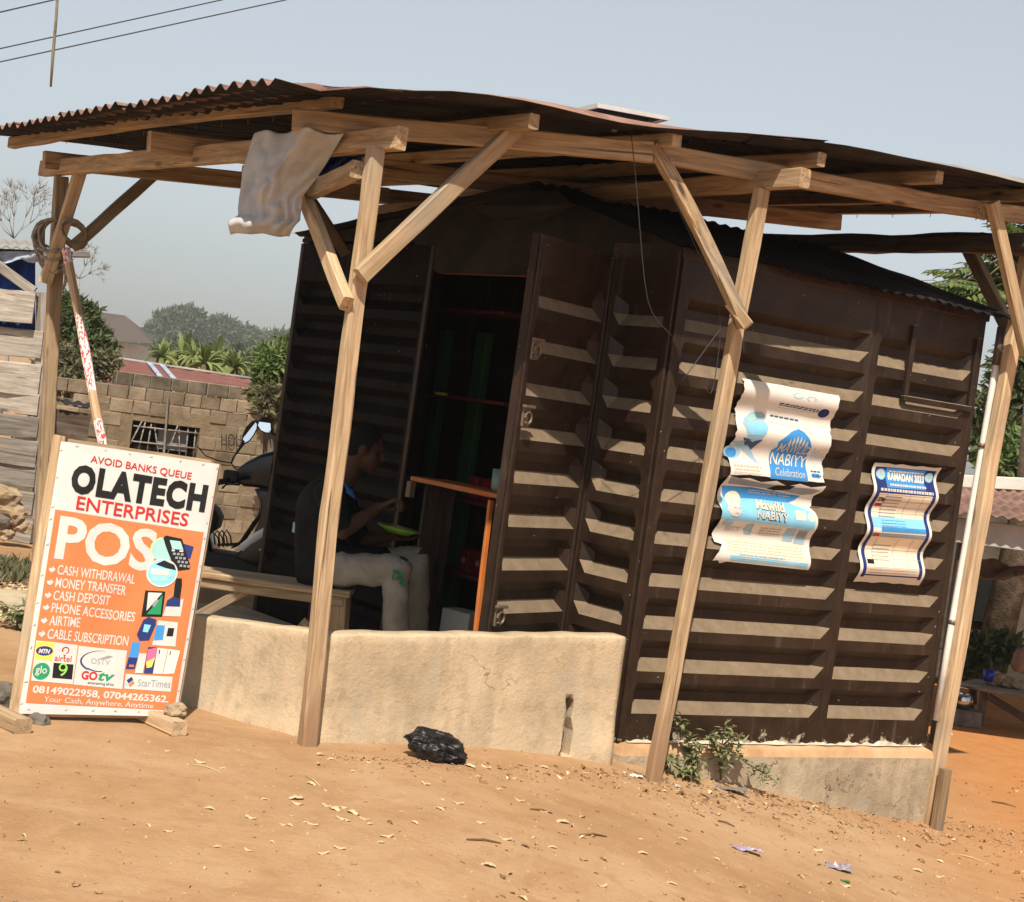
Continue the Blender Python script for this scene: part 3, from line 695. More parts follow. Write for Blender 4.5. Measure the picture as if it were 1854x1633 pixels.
# solar panel lying on the roof
sp = [P(1040, 199, 7.6), P(1082, 189, 6.95), P(1212, 213, 7.3), P(1170, 224, 7.9)]
ax = (sp[2]-sp[1]).normalized(); ay = (sp[0]-sp[1]).normalized(); up_ = ax.cross(ay); up_ = up_ if up_.z > 0 else -up_
pan = thing("solar_panel", AB(1.2, .3, roofz(1.2, .3)+.02), "thin solar panel with a pale frame lying on the canopy roof", "solar panel")
def slab(nm, q, d, mat, par):
    V = list(q)+[v-up_*d for v in q]
    mk(nm, V, [[3, 2, 1, 0], [4, 5, 6, 7], [0, 1, 5, 4], [1, 2, 6, 5], [2, 3, 7, 6], [3, 0, 4, 7]], mat, par)
ctr = sum(sp, Vector())/4
slab("cells", [v+(ctr-v).normalized()*.035+up_*.002 for v in sp], .012, NAVY, pan)
ctr = sum(sp, Vector())/4
for i in range(4):
    a, b = sp[i], sp[(i+1) % 4]; ins = lambda v: v+(ctr-v).normalized()*.03
    slab("panel_frame", [a+up_*.008, b+up_*.008, ins(b)+up_*.008, ins(a)+up_*.008], .024, plain("pale_aluminium", (.80, .80, .78), .5), pan)
for q in (sp[1].lerp(sp[2], .25), sp[1].lerp(sp[2], .8), sp[0].lerp(sp[3], .3)):
    q = q+(ctr-q)*.2; dq = q-G0; za = roofz(dq.dot(UU), dq.dot(VV))
    tube("panel_leg", [Vector((q.x, q.y, za-.01)), q-up_*.02], .012, RAW, pan)

# ------------------------------------------------------------------ printed things: banner and posters
def text2d(s, bold=0.0, shear=0.0, space=1.0, res=3):
    cu = bpy.data.curves.new("t", 'FONT'); cu.body = s; cu.offset = bold; cu.shear = shear; cu.space_character = space
    cu.resolution_u = res; cu.fill_mode = 'FRONT' if hasattr(cu, 'fill_mode') else cu.fill_mode
    o = bpy.data.objects.new("t", cu); me = bpy.data.meshes.new_from_object(o)
    v = [(p.co.x, p.co.y) for p in me.vertices]; f = [list(p.vertices) for p in me.polygons]
    bpy.data.objects.remove(o); bpy.data.curves.remove(cu); bpy.data.meshes.remove(me)
    return v, f
CAP = max(p[1] for p in text2d("H")[0])
def textst(s, p0, p1, cap, aspect, bold=0.0, shear=0.0, space=1.0):
    """text from p0 to p1 (baseline ends, unit coordinates of the sheet), cap height in t; aspect = sheet height / width"""
    v, f = text2d(s, bold, shear, space); x0 = min(p[0] for p in v); x1 = max(p[0] for p in v)
    out = []
    for x, y in v:
        k = (x-x0)/(x1-x0); out.append((p0[0]+(p1[0]-p0[0])*k, p0[1]+(p1[1]-p0[1])*k-cap*y/CAP))
    return out, f
def poly(*pts): return list(pts), [list(range(len(pts)))]
def rect(s0, t0, s1, t1): return poly((s0, t0), (s1, t0), (s1, t1), (s0, t1))
def ell(cx, cy, rx, ry, n=28, a0=0, a1=2*math.pi):
    return poly(*[(cx+rx*math.cos(a0+(a1-a0)*k/n), cy+ry*math.sin(a0+(a1-a0)*k/n)) for k in range(n)])
def arc(cx, cy, rx, ry, w0, a0, a1, n=20, w1=None):
    w1 = w0 if w1 is None else w1; o = []; i = []
    for k in range(n+1):
        t = a0+(a1-a0)*k/n; w = lerp(w0, w1, k/n)
        o.append((cx+rx*math.cos(t), cy+ry*math.sin(t))); i.append((cx+(rx-w)*math.cos(t), cy+(ry-w*ry/rx)*math.sin(t)))
    v = o+i; m_ = n+1
    return v, [[k, k+1, m_+k+1, m_+k] for k in range(n)]
def merge(*gs):
    V = []; F_ = []
    for v, f in gs: b = len(V); V += v; F_ += [[b+i for i in q] for q in f]
    return V, F_
def printed(name, g, S, lift, mat, parent, cs=None, ct=None):
    v, f = g; bm = bmesh.new(); vv = [bm.verts.new((x, y, 0)) for x, y in v]
    for q in f:
        try: bm.faces.new([vv[i] for i in q])
        except ValueError: pass
    bmesh.ops.triangulate(bm, faces=[q for q in bm.faces if len(q.verts) > 4])
    for ax, st in ((0, cs), (1, ct)):
        if not st: continue
        a = min(p[ax] for p in v); b = max(p[ax] for p in v)
        k = math.floor(a/st)+1
        while k*st < b:
            co = [0, 0, 0]; no = [0, 0, 0]; co[ax] = k*st; no[ax] = 1
            bmesh.ops.bisect_plane(bm, geom=bm.verts[:]+bm.edges[:]+bm.faces[:], plane_co=co, plane_no=no, dist=1e-6); k += 1
    for q in bm.verts: q.co = S(q.co.x, q.co.y, lift)
    bm.normal_update()
    fs = bm.faces[:]
    if fs:
        n = sum((q.normal*q.calc_area() for q in fs), Vector())
        if n.dot(_O-fs[0].calc_center_median()) < 0: bmesh.ops.reverse_faces(bm, faces=fs)
    return mkbm(name, bm, mat, parent)

# --- the sign: wooden frame with a stapled vinyl banner
bTL, bTR, bBR, bBL = P(110, 800, 6.66), P(396, 842, 6.92), P(318, 1298, 6.50), P(33, 1293, 6.23)
bn = (bTR-bTL).cross(bBL-bTL).normalized()
if bn.y > 0: bn = -bn
def BS(s, t, l=0.0):
    p = bTL.lerp(bTR, s).lerp(bBL.lerp(bBR, s), t)
    e = min(1, 6*min(s, 1-s)+.0)*min(1, 8*min(t, 1-t))
    w = .006*math.sin(5*s+3*t)*math.sin(3.1*t)+.009*noise.noise(Vector((s*2.1, t*3.0, 1)))+.006*noise.noise(Vector((s*5+t*5, (t-s)*2.5, 4)))
    w += .010*math.exp(-((s-.97)/.1)**2)*math.exp(-((t-.86)/.05)**2)
    w += .004*math.sin(38*(s*.55+t*.9))*math.exp(-(t/.07)**2) + .004*math.sin(30*(s*.5+t))*math.exp(-((1-s)/.1)**2)*math.exp(-(t/.3)**2)
    ed = -.004*math.exp(-(min(s, 1-s)/.02)**2)
    return p+bn*(w*e+ed+.010+l)
sign = thing("sign_board", (lerp(bBL, bBR, .5).x, 6.35, .12), "orange and white POS banner stapled to a leaning wooden frame", "sign")
off = -bn*.022
def fbar(a, b, nm="frame_bar"): return timber(nm, a+off, b+off, .045, .03, WOOD, sign, up=bn, n=6)
sd_ = (bTR-bTL).normalized(); dn_ = (bBL-bTL).normalized()
fbar(bTL-sd_*.008-dn_*.03, bBL-sd_*.012+dn_*.045); fbar(bTR-sd_*.012-dn_*.01, bBR-sd_*.012+dn_*.045)
fbar(bTL+sd_*.03+dn_*.0, bTR-sd_*.03+dn_*.0); fbar(bBL+sd_*.03-dn_*.02, bBR-sd_*.03-dn_*.02)
fbar(bTL.lerp(bBL, .5)+sd_*.03, bTR.lerp(bBR, .5)-sd_*.03)
def gp0(x, y):
    d = _F*FOC + (x-927)*_I + (816.5-y)*_J; t0, t1 = .5/FOC, 40/FOC
    for _ in range(60):
        t = (t0+t1)/2; p = _O+d*t
        if p.z > zg(p.x, p.y): t0 = t
        else: t1 = t
    return _O+d*t0
for x, y, x2, y2 in ((-20, 1300, 40, 1329), (280, 1312, 324, 1333)):
    a = gp0(x, y); b = gp0(x2, y2); a.z += .028; b.z += .028
    timber("frame_foot", b, a+(a-b)*.5, .07, .055, WOODP, sign, n=6)
N = 60; M2 = 90
V = [BS(i/N, j/M2) for j in range(M2+1) for i in range(N+1)]
F = [[j*(N+1)+i, (j+1)*(N+1)+i, (j+1)*(N+1)+i+1, j*(N+1)+i+1] for j in range(M2) for i in range(N)]
ban = mk("banner", V, F, WHITE, sign, True)
AS = 1.72
def T(s, p0, p1, cap, mat, bold=.02, shear=0., lift=.0028, space=1.0):
    printed("lettering", textst(s, p0, p1, cap, AS, bold, shear, space), BS, lift, mat, ban, None, .02)
def GR(name, mat, *gs, lift=.0028): return printed(name, merge(*gs), BS, lift, mat, ban, .05, .03)
T("AVOID BANKS QUEUE", (.193, .066), (.835, .078), .027, RED, .008)
T("OLATECH", (.095, .184), (.955, .196), .096, BLACK, .055, 0, .003, 1.12)
T("ENTERPRISES", (.150, .251), (.862, .266), .049, RED, .012)
GR("orange_panel", ORANGE, poly((.028, .261), (.975, .283), (.978, .978), (.032, .962)), lift=.0014)
T("POS", (.065, .437), (.688, .452), .148, WHITE, .03)
for s, t0, x1, t1 in (("CASH WITHDRAWAL", .500, .588, .510), ("MONEY TRANSFER", .547, .543, .555), ("CASH DEPOSIT", .594, .452, .598), ("PHONE ACCESSORIES", .639, .625, .652), ("AIRTIME", .686, .288, .687), ("CABLE SUBSCRIPTION", .734, .609, .743)):
    T(s, (.098, t0), (x1, t1), .034, WHITE, .012)
    a = t0-.017
    GR("arrow_mark", WHITE, poly((.046, a-.004), (.066, a-.004), (.066, a-.012), (.086, a+.001), (.066, a+.014), (.066, a+.006), (.046, a+.005)))
# the small pictures down the right side
GR("picture", TEALP, ell(.738, .367, .085, .047)); GR("picture", YELLOW, arc(.738, .367, .088, .049, .008, 2.2, 4.4))
GR("picture", NAVY, poly((.845, .335), (.925, .345), (.915, .395), (.84, .385)), lift=.0034)
GR("picture", BLACK, poly((.722, .322), (.736, .312), (.842, .318), (.850, .328), (.925, .425), (.92, .436), (.842, .446), (.825, .44), (.745, .352)), lift=.0040)
GR("picture", TEALP, poly((.765, .328), (.835, .329), (.862, .362), (.79, .362)), lift=.0046)
keys = [rect(.800+.025*i+.018*j, .376+.015*j, .817+.025*i+.018*j, .385+.015*j) for i in range(3) for j in range(4)]
GR("picture", GREY, *keys, lift=.0046); GR("picture", WHITE, rect(.788, .364, .808, .371), rect(.838, .364, .862, .371), lift=.0048)
GR("picture", SKYB, ell(.750, .460, .097, .053), lift=.0034); GR("picture", WHITE, arc(.750, .460, .100, .056, .010, 0, 2*math.pi, 40), rect(.68, .444, .79, .468), lift=.0040)
GR("picture", TEALP, rect(.69, .476, .73, .494), rect(.745, .474, .785, .492), rect(.79, .455, .825, .475), lift=.0044)
GR("picture", BLACK, poly((.70, .428), (.75, .410), (.82, .425), (.835, .445), (.77, .44)), lift=.0042)
GR("picture", BLACK, poly((.662, .532), (.79, .531), (.796, .628), (.664, .632)), lift=.0030); GR("picture", WHITE, poly((.682, .539), (.772, .538), (.69, .610)), lift=.0036)
GR("picture", GREEN, poly((.776, .545), (.784, .62), (.695, .622)), lift=.0036); GR("picture", GREY, poly((.72, .588), (.745, .562), (.758, .568), (.735, .594)), lift=.0042)
GR("picture", BLACK, poly((.842, .50), (.846, .476), (.854, .50), (.88, .50), (.882, .474), (.890, .50), (.892, .56), (.848, .562)), lift=.0034); GR("picture", NAVY, poly((.81, .565), (.845, .548), (.895, .556), (.90, .585), (.806, .588)), lift=.0038)
GR("picture", WHITE, poly((.81, .588), (.915, .552), (.915, .622), (.80, .625)), lift=.0032)
GR("picture", NAVY, poly((.655, .70), (.68, .645), (.71, .632), (.762, .640), (.764, .66), (.74, .718), (.68, .722)), lift=.0036); GR("picture", SKYB, poly((.692, .66), (.735, .662), (.722, .69), (.690, .688)), lift=.0042)
GR("picture", WHITE, poly((.775, .642), (.905, .645), (.915, .738), (.765, .735)), lift=.0030); GR("picture", BLUE, poly((.770, .66), (.825, .660), (.828, .715), (.768, .718)), lift=.0036); GR("picture", BLACK, poly((.848, .668), (.888, .668), (.888, .70), (.846, .70)), lift=.0036)
GR("picture", BLUE, poly((.634, .728), (.690, .728), (.688, .785), (.628, .785)), lift=.0030); GR("picture", NAVY, poly((.628, .785), (.688, .785), (.68, .828), (.622, .828)), lift=.0030); GR("picture", ORANGE, rect(.64, .812, .672, .820), lift=.0036)
GR("picture", WHITE, poly((.692, .768), (.74, .768), (.735, .842), (.685, .842)), lift=.0034)
GR("picture", NAVY, rect(.742, .743, .80, .842), lift=.0034); GR("picture", PINK, poly((.745, .752), (.798, .745), (.798, .785), (.745, .80)), lift=.0038); GR("picture", YELLOW, poly((.746, .80), (.797, .782), (.785, .818), (.755, .822)), lift=.0040)
GR("picture", WHITE, poly((.803, .745), (.870, .748), (.862, .843), (.80, .843)), lift=.0034); GR("picture", CREAM, poly((.874, .748), (.95, .753), (.935, .84), (.866, .843)), lift=.0034)
GR("picture", BLACK, rect(.815, .752, .822, .768), rect(.885, .756, .892, .772), lift=.0040)
# the boxes of marks along the foot
GR("mark_box", WHITE, poly((.036, .743), (.297, .751), (.302, .893), (.043, .885))); GR("mark_box", WHITE, poly((.303, .753), (.612, .761), (.620, .903), (.306, .894))); GR("mark_box", WHITE, poly((.628, .846), (.930, .853), (.934, .909), (.632, .901)))
L3 = .0036; L4 = .0044; L5 = .005
GR("mark", YELLOW, poly((.040, .746), (.150, .748), (.152, .812), (.044, .810)), lift=L3); GR("mark", NAVY, ell(.095, .779, .052, .017), lift=L4); T("MTN", (.060, .787), (.130, .788), .014, WHITE, .05, .2, L5)
GR("mark", RED, arc(.225, .773, .024, .013, .010, 2.6, 7.6, 16, .006), poly((.215, .788), (.232, .790), (.222, .800)), lift=L3); T("airtel", (.165, .812), (.270, .814), .021, RED, .01, 0, L3)
GR("mark", GREEN, ell(.096, .851, .052, .030), lift=L3); T("glo", (.060, .858), (.130, .859), .026, WHITE, .012, 0, L4)
GR("mark", BLACK, poly((.163, .819), (.288, .822), (.293, .876), (.168, .873)), lift=L3)
LIME = plain("lime_print", (.25, .55, .08), .5)
GR("mark", LIME, arc(.225, .834, .026, .015, .010, 0, 2*math.pi, 20), arc(.212, .836, .042, .030, .010, -.1, 1.4, 12), lift=L4)
GR("mark", NAVY, arc(.455, .806, .130, .040, .016, 2.2, 4.9, 24, .003), arc(.455, .806, .120, .038, .010, 1.4, 2.3, 12, .014), lift=L3)
T("OSTV", (.395, .815), (.515, .818), .020, GREY, .0, 0, L3); GR("mark", GREY, poly((.44, .796), (.50, .782), (.53, .785), (.50, .794)), lift=L3)
T("GO", (.348, .872), (.450, .874), .028, RED, .04, 0, L3); T("tv", (.456, .874), (.560, .876), .034, GREEN, .03, .25, L3); T("entertaining africa", (.395, .889), (.562, .893), .010, BLACK, .01, 0, L3)
GR("mark", NAVY, poly((.640, .870), (.668, .856), (.682, .868), (.655, .882)), lift=L3); GR("mark", ORANGE, poly((.655, .886), (.682, .870), (.694, .880), (.668, .896)), lift=L3); GR("mark", SKYB, poly((.640, .876), (.655, .886), (.648, .894), (.634, .884)), lift=L3)
T("StarTimes", (.714, .891), (.925, .894), .026, GREY, .0, 0, L3)
T("08149022958, 07044265362.", (.062, .926), (.930, .949), .024, WHITE, .028); T("Your Cash, Anywhere, Anytime", (.140, .957), (.838, .972), .019, WHITE, .0)
# staples round the edge
st_ = []
for k in range(11):
    for s in (.012, .988): st_.append((s+random.uniform(-.004, .004), .04+.93*(k+random.uniform(-.3, .3))/10))
for k in range(6): st_ += [(.1+.8*(k+random.uniform(-.3, .3))/5, .012), (.1+.8*(k+random.uniform(-.3, .3))/5, .985)]
for s, t in st_:
    c = BS(s, t, .003); d = Vector((random.uniform(.3, 1), 0, random.uniform(.2, 1))).normalized()*.007
    tube("staple", [c-d, c+d], .0009, GREY if random.random() < .5 else BLACK, ban, 4)

# --- paper posters on the side wall, following its ribs
def poster_S(q):
    """q: TL, TR, BR, BL pixels on the wall plane"""
    w_ = [onpl(x, y, C1, C2, 0) for x, y in q]
    def S(s, t, l=0.0):
        p = w_[0].lerp(w_[1], s).lerp(w_[3].lerp(w_[2], s), t)
        ph = ((p.z-ZK[0]+.026)/.195)*2*math.pi
        d = .0155+.019*math.cos(ph)+.003*noise.noise(Vector((s*3, t*6, q[0][0])))
        return p+n1*(d+l)
    return S
def torn(n, jx, seed, sides="lrtb"):
    """outline of the unit square with jagged sides"""
    r = random.Random(seed); o = []
    k = lambda c: jx if c in sides else .004
    for i in range(n): o.append((i/n, r.uniform(0, k('t'))))
    for i in range(n*2): o.append((1-r.uniform(0, k('r')), i/n/2))
    for i in range(n): o.append((1-i/n, 1-r.uniform(0, k('b'))))
    for i in range(n*2): o.append((r.uniform(0, k('l')), 1-i/n/2))
    return o, [list(range(len(o)))]
def poster(label, q, out, deco):
    S = poster_S(q); bs = S(.5, 1, 0)
    t = printed("poster", out, S, 0, PAPER, None, .05, .02)
    tag(t, label, "poster", "paper posters pasted on the kiosk wall")
    for mat, lift, g in deco: printed("print", g, S, .0008*lift, mat, t, .08, .02)
    me = t.data; nv = len(me.vertices); vs = [v.co.copy() for v in me.vertices]; fs = [list(p.vertices) for p in me.polygons]
    me.clear_geometry(); me.from_pydata([tuple(v) for v in vs]+[tuple(v-n1*.0008) for v in vs], [], fs+[[i+nv for i in f[::-1]] for f in fs]); me.update()   # the sheet has a back
    return t
def lines(s0, s1, t0, n, dt, h, seed=1, sl=.0):
    r = random.Random(seed); o = []
    for i in range(n):
        x = s0
        while x < s1-.01:
            w_ = min(r.uniform(.02, .06), s1-x); a = t0+i*dt+sl*(x-s0); o.append(rect(x, a, x+w_*.8, a+h)); x += w_
    return merge(*o)
AS = 1.1
TX = lambda s, a, b, c, bold=.03, sh=0.: textst(s, a, b, c, 1.1, bold, sh)
FADE = plain("faded_blue_print", (.30, .46, .58), .6); DSK = plain("dark_blue_print", (.05, .09, .20), .6); TAN = plain("tan_print", (.55, .42, .30), .6)
poster("large white and blue poster with a MAWLID NABIYY title, upper of two on the wall", [(1340, 684), (1516, 716), (1484, 874), (1311, 858)], torn(14, .018, 3, "lrb"), [
    (FADE, 1, arc(.56, .085, .05, .03, .012, 0, 5)), (FADE, 1, arc(.70, .095, .05, .03, .012, 2, 7)),
    (DSK, 1, lines(.40, .82, .185, 2, .018, .012, 2, .03)), (FADE, 1, lines(.40, .80, .235, 1, .02, .006, 4)),
    (NAVY, 1, ell(.875, .225, .055, .05)), (DSK, 1, lines(.36, .66, .325, 1, .02, .020, 5, .04)), (TAN, 1, lines(.36, .74, .405, 1, .02, .008, 6, .03)),
    (FADE, 1, poly((.07, .46), (.09, .40), (.17, .33), (.27, .31), (.31, .34), (.30, .40), (.33, .45), (.31, .53), (.27, .60), (.20, .64), (.13, .60), (.10, .52))),
    (SKYB, 2, poly((.10, .47), (.30, .42), (.32, .47), (.28, .56), (.14, .57))), (TEALP, 2, poly((.10, .41), (.18, .345), (.27, .325), (.29, .36), (.14, .43))),
    (DSK, 1, poly((.09, .60), (.22, .62), (.29, .60), (.22, .72), (.14, .68))), (FADE, 1, merge(ell(.04, .76, .085, .07), poly((-.0, .66), (.12, .63), (.22, .72), (.32, .86), (.27, .84), (.12, .72)))),
    (BLUE, 2, ell(.03, .77, .055, .05)),
    (TAN, 1, merge(lines(.05, .34, .885, 1, .03, .022, 7), lines(.06, .33, .925, 1, .02, .014, 8), lines(.05, .33, .96, 2, .014, .004, 9))),
    (BLUE, 1, poly((.42, .70), (.46, .66), (.45, .60), (.55, .49), (.59, .46), (.645, .435), (.70, .46), (.75, .52), (.80, .62), (.79, .69), (.81, .73), (.82, 1.0), (.42, 1.0))),
    (FADE, 1, merge(*[rect(.84+.025*i, .62+.02*(i % 2)+.01*i, .850+.025*i, .76) for i in range(6)])),
    (WHITE, 2, merge(*[poly((.55+.035*i, .56+.02*abs(i-2.5)), (.565+.035*i, .50+.02*abs(i-2.5)), (.575+.035*i, .56+.02*abs(i-2.5)), (.56+.035*i, .64)) for i in range(6)])),
    (WHITE, 3, TX("MAWLID", (.47, .70), (.80, .705), .085, .01, .25)), (CREAM, 3, TX("NABIYY", (.43, .845), (.81, .85), .125, .0, .1)), (WHITE, 3, TX("Celebration", (.47, .96), (.79, .965), .085, .0, .3)),
    (BLUE, 1, rect(.87, .90, .95, .95)), (DSK, 2, lines(.86, .97, .87, 2, .045, .018, 3))])
out2 = ([(0.04, .0), (.12, .03), (.24, .015), (.36, .05), (.50, .02), (.62, .07), (.74, .03), (.86, .06), (1.0, .03), (.985, .10), (.93, .155), (.86, .17), (.83, .21), (.78, .235), (.90, .245), (.94, .265), (.92, .29), (.86, .285), (.90, .31), (.97, .345), (.985, .40), (.99, .5), (.985, .6), (.99, .7), (.985, .82), (.99, 1.0), (.5, .995), (.14, .99), (.08, 1.02), (.05, .985), (.0, .995), (.02, .93), (.07, .96), (.13, .955), (.09, .90), (.06, .86), (.09, .80), (.02, .78), (.0, .70), (.05, .64), (.02, .58), (.03, .45), (-.01, .30), (.01, .12)], None)
out2 = (out2[0], [list(range(len(out2[0])))])
poster("torn pale blue poster with a Mawlid NABIYY title, lower of two on the wall", [(1305, 858), (1488, 874), (1459, 1031), (1283, 1014)], out2, [
    (GREY, 1, poly((.06, .01), (.36, .06), (.62, .08), (.88, .075), (.96, .09), (.90, .14), (.80, .16), (.5, .12), (.06, .10))), (BLACK, 2, poly((.44, .12), (.52, .07), (.70, .06), (.66, .11), (.52, .135))),
    (BLUE, 1, poly((.02, .13), (.3, .12), (.8, .17), (.76, .225), (.70, .26), (.4, .25), (.05, .26))), (SKYB, 1, poly((.02, .26), (.4, .25), (.72, .265), (.88, .32), (.96, .36), (.96, .54), (.02, .50))),
    (WHITE, 2, lines(.28, .70, .15, 2, .025, .008, 4, .03)), (CREAM, 2, ell(.14, .27, .075, .09)), (WHITE, 3, poly((.09, .32), (.20, .33), (.21, .42), (.17, .47), (.11, .46), (.07, .40))), (GREY, 4, merge(rect(.14, .36, .16, .37), rect(.18, .362, .20, .372), rect(.15, .42, .18, .43))),
    (BLACK, 3, merge(TX("Mawlid", (.365, .352), (.645, .372), .095, .06), TX("NABIYY", (.365, .462), (.685, .478), .085, .06))), (CREAM, 4, merge(TX("Mawlid", (.365, .348), (.645, .368), .095, .03))), (WHITE, 4, TX("NABIYY", (.365, .458), (.685, .474), .085, .03)),
    (CREAM, 2, merge(rect(.76, .34, .86, .44), ell(.92, .40, .04, .05))), (FADE, 2, merge(poly((.05, .53), (.12, .50), (.16, .53), (.14, .58), (.06, .58)), poly((.30, .55), (.36, .53), (.33, .60), (.37, .66), (.31, .66), (.28, .60)), rect(.70, .55, .80, .70), rect(.82, .55, .93, .72))),
    (GREY, 3, merge(rect(.83, .57, .92, .66), lines(.10, .25, .59, 3, .02, .006, 4), lines(.44, .66, .57, 3, .03, .008, 8))), (CREAM, 1, poly((.10, .71), (.96, .73), (.96, .90), (.14, .88))),
    (TAN, 2, lines(.14, .92, .75, 4, .032, .012, 11, .02)), (FADE, 2, lines(.25, .72, .885, 1, .02, .014, 3, .01)), (SKYB, 1, poly((.16, .91), (.96, .925), (.96, .975), (.16, .965))), (WHITE, 2, lines(.24, .88, .928, 1, .02, .014, 5, .012))])
AS = 2
tb = [rect(.20, .27+.028*i, .45, .278+.028*i) for i in range(10)]+[rect(.20, .68+.03*i, .46, .686+.03*i) for i in range(5)]
grid = [rect(s, .25, s+.006, .44) for s in (.22, .56, .77)]+[rect(.08, t, .95, t+.003) for t in (.255, .31, .36, .41)]+[rect(s, .62, s+.006, .86) for s in (.20, .52, .74)]+[rect(.08, t, .95, t+.003) for t in (.72, .79, .86)]
poster("narrow timetable poster with dark blue heading RAMADAN 2023, alone near the wall's end", [(1582, 836), (1700, 846), (1662, 1060), (1544, 1053)], torn(10, .012, 9, "tb"), [
    (NAVY, 1, merge(rect(.045, .035, .955, .245), rect(.045, .24, .095, .95), rect(.905, .24, .955, .95), rect(.045, .925, .955, .935))),
    (BLUE, 2, rect(.20, .04, .80, .20)), (CREAM, 3, TX("RAMADAN 2023", (.235, .135), (.80, .142), .055, .04)), (WHITE, 3, merge(lines(.25, .78, .06, 1, .02, .014, 2), lines(.25, .82, .165, 1, .02, .018, 3, .01), lines(.10, .92, .205, 1, .02, .024, 6, .01))),
    (SKYB, 3, merge(ell(.13, .095, .07, .045), ell(.875, .095, .065, .04))), (WHITE, 4, merge(ell(.13, .095, .05, .032), ell(.875, .095, .045, .028))), (TEALP, 5, merge(ell(.13, .095, .03, .02), ell(.875, .095, .026, .017))),
    (CREAM, 1, merge(rect(.10, .25, .90, .44), rect(.10, .61, .90, .87))), (GREY, 2, merge(*tb, *grid)), (BLACK, 3, TX("27th", (.11, .315), (.215, .318), .030, .05)), (RED, 2, rect(.11, .335, .21, .36)), (SKYB, 2, rect(.10, .45, .90, .53)), (BLUE, 3, merge(rect(.22, .525, .90, .56), lines(.23, .60, .47, 3, .022, .006, 3))), (GREY, 2, rect(.10, .575, .90, .607)), (RED, 3, rect(.10, .58, .20, .605)),
    (BLACK, 3, rect(.11, .80, .21, .835)), (TAN, 2, rect(.10, .872, .90, .92)), (GREY, 3, lines(.15, .85, .88, 2, .02, .006, 5))])

# ------------------------------------------------------------------ sacking, rope, poles, pipe
def gp(x, y):
    """where the pixel's ray meets the ground"""
    d = _F*FOC + (x-927)*_I + (816.5-y)*_J; t0, t1 = .5/FOC, 40/FOC
    for _ in range(60):
        t = (t0+t1)/2; p = _O+d*t
        if p.z > zg(p.x, p.y): t0 = t
        else: t1 = t
    return _O+d*t0
SACK = mottled("grey_sacking", [(.33, .33, .335), (.45, .45, .455), (.52, .515, .515)], 5, .85, .25, .004)
N = 44; M2 = 56
V = []
def pw(t, k):
    for (t0, x0, y0), (t1, x1, y1) in zip(k[:-1], k[1:]):
        if t <= t1: u = (t-t0)/(t1-t0); return lerp(x0, x1, u), lerp(y0, y1, u)
    return k[-1][1:]
SL = ((0, 462, 238), (.35, 440, 305), (.78, 433, 376), (.86, 434, 392), (.9, 419, 403), (1, 421, 426)); SR = ((0, 625, 240), (.3, 588, 296), (.6, 549, 350), (.86, 545, 398), (1, 526, 424))
for j in range(M2+1):
    t = j/M2
    for i in range(N+1):
        s = i/N
        p = P(*pw(t, SL), 7.0).lerp(P(*pw(t, SR), lerp(6.62, 6.85, t)), s)
        q1 = s-.60+.30*t; q2 = s-.25-.18*t
        f = -.30*abs(q1)*(1 if q1 > 0 else .55)-.16*abs(q2)*math.sin(math.pi*min(1, t*1.3))+.030*noise.noise(Vector((s*2.6, t*2.0, 4)))+.045*abs(noise.noise(Vector((s*5+t*3, t*4-s*3, 2))))
        f += .03*math.sin(s*13)*(1-t)**3
        r = 0
        if t > .84: r = -.05*math.sin((t-.84)/.16*math.pi*.9)
        p += Vector((.12*f, -f+r-.05, .004*math.sin(s*14)))
        V.append(p)
F = [[j*(N+1)+i, (j+1)*(N+1)+i, (j+1)*(N+1)+i+1, j*(N+1)+i+1] for j in range(M2) for i in range(N)]
sk = mk("sacking", V, F, SACK, None, True)
so = sk.modifiers.new("thick", 'SOLIDIFY'); so.thickness = .003
tag(sk, "grey sacking hanging in folds from the canopy beam beside the front post", "sack")
BLUET = mottled("blue_tarpaulin", [(.01, .03, .14), (.015, .05, .24), (.03, .09, .36)], 4, .45, .3, .01)
V = []
for j in range(9):
    for i in range(15):
        V.append(P(lerp(575, 655, i/14), lerp(283, 318, j/8)+4*math.sin(i*.9)*(j/8), 7.5+.05*math.sin(i*1.3+j)))
o = mk("blue_cloth", V, [[j*15+i, (j+1)*15+i, (j+1)*15+i+1, j*15+i+1] for j in range(8) for i in range(14)], BLUET, None, True)
o.modifiers.new("thick", 'SOLIDIFY').thickness = .004
tag(o, "scrap of dark blue tarpaulin tucked under the canopy behind the sacking", "tarpaulin")
ROPE = mottled("old_rope", [(.16, .13, .10), (.27, .23, .19), (.36, .32, .27)], 40, .9, .4, .003)
V = []; Fc = []
rr_ = random.Random(5)
for k in range(11):
    a = P(104+rr_.uniform(-8, 8), 398+rr_.uniform(-4, 10), 9.50); pts = []
    w_ = rr_.uniform(18, 42); h_ = rr_.uniform(50, 98); yy = rr_.uniform(-.16, -.09)
    for q in range(15):
        th = q/14*math.pi*1.25-.3
        c = P(102-w_*math.sin(th)*.9+(q/14)*2, 400+h_*(1-math.cos(th))*.5, 9.55)
        pts.append(Vector((c.x, 9.6+yy+.01*math.sin(q*1.7+k), c.z)))
    tube_geo(pts, .0085, 6, True, V, Fc)
for k in range(5):
    pts = []
    for q in range(13):
        th = q/12*2*math.pi; c = P(125+17*math.cos(th)+k*1.5, 425+20*math.sin(th)-k*2, 9.45)
        pts.append(Vector((c.x, 9.62+.09*math.sin(th+.8)-.02*k-.06, c.z)))
    tube_geo(pts, .008, 6, True, V, Fc)
for k in range(4):
    tube_geo([P(118+k*4, 455, 9.45), P(115+k*3, 485, 9.46), P(121-k*3, 512+6*k, 9.46)], .007, 5, True, V, Fc)
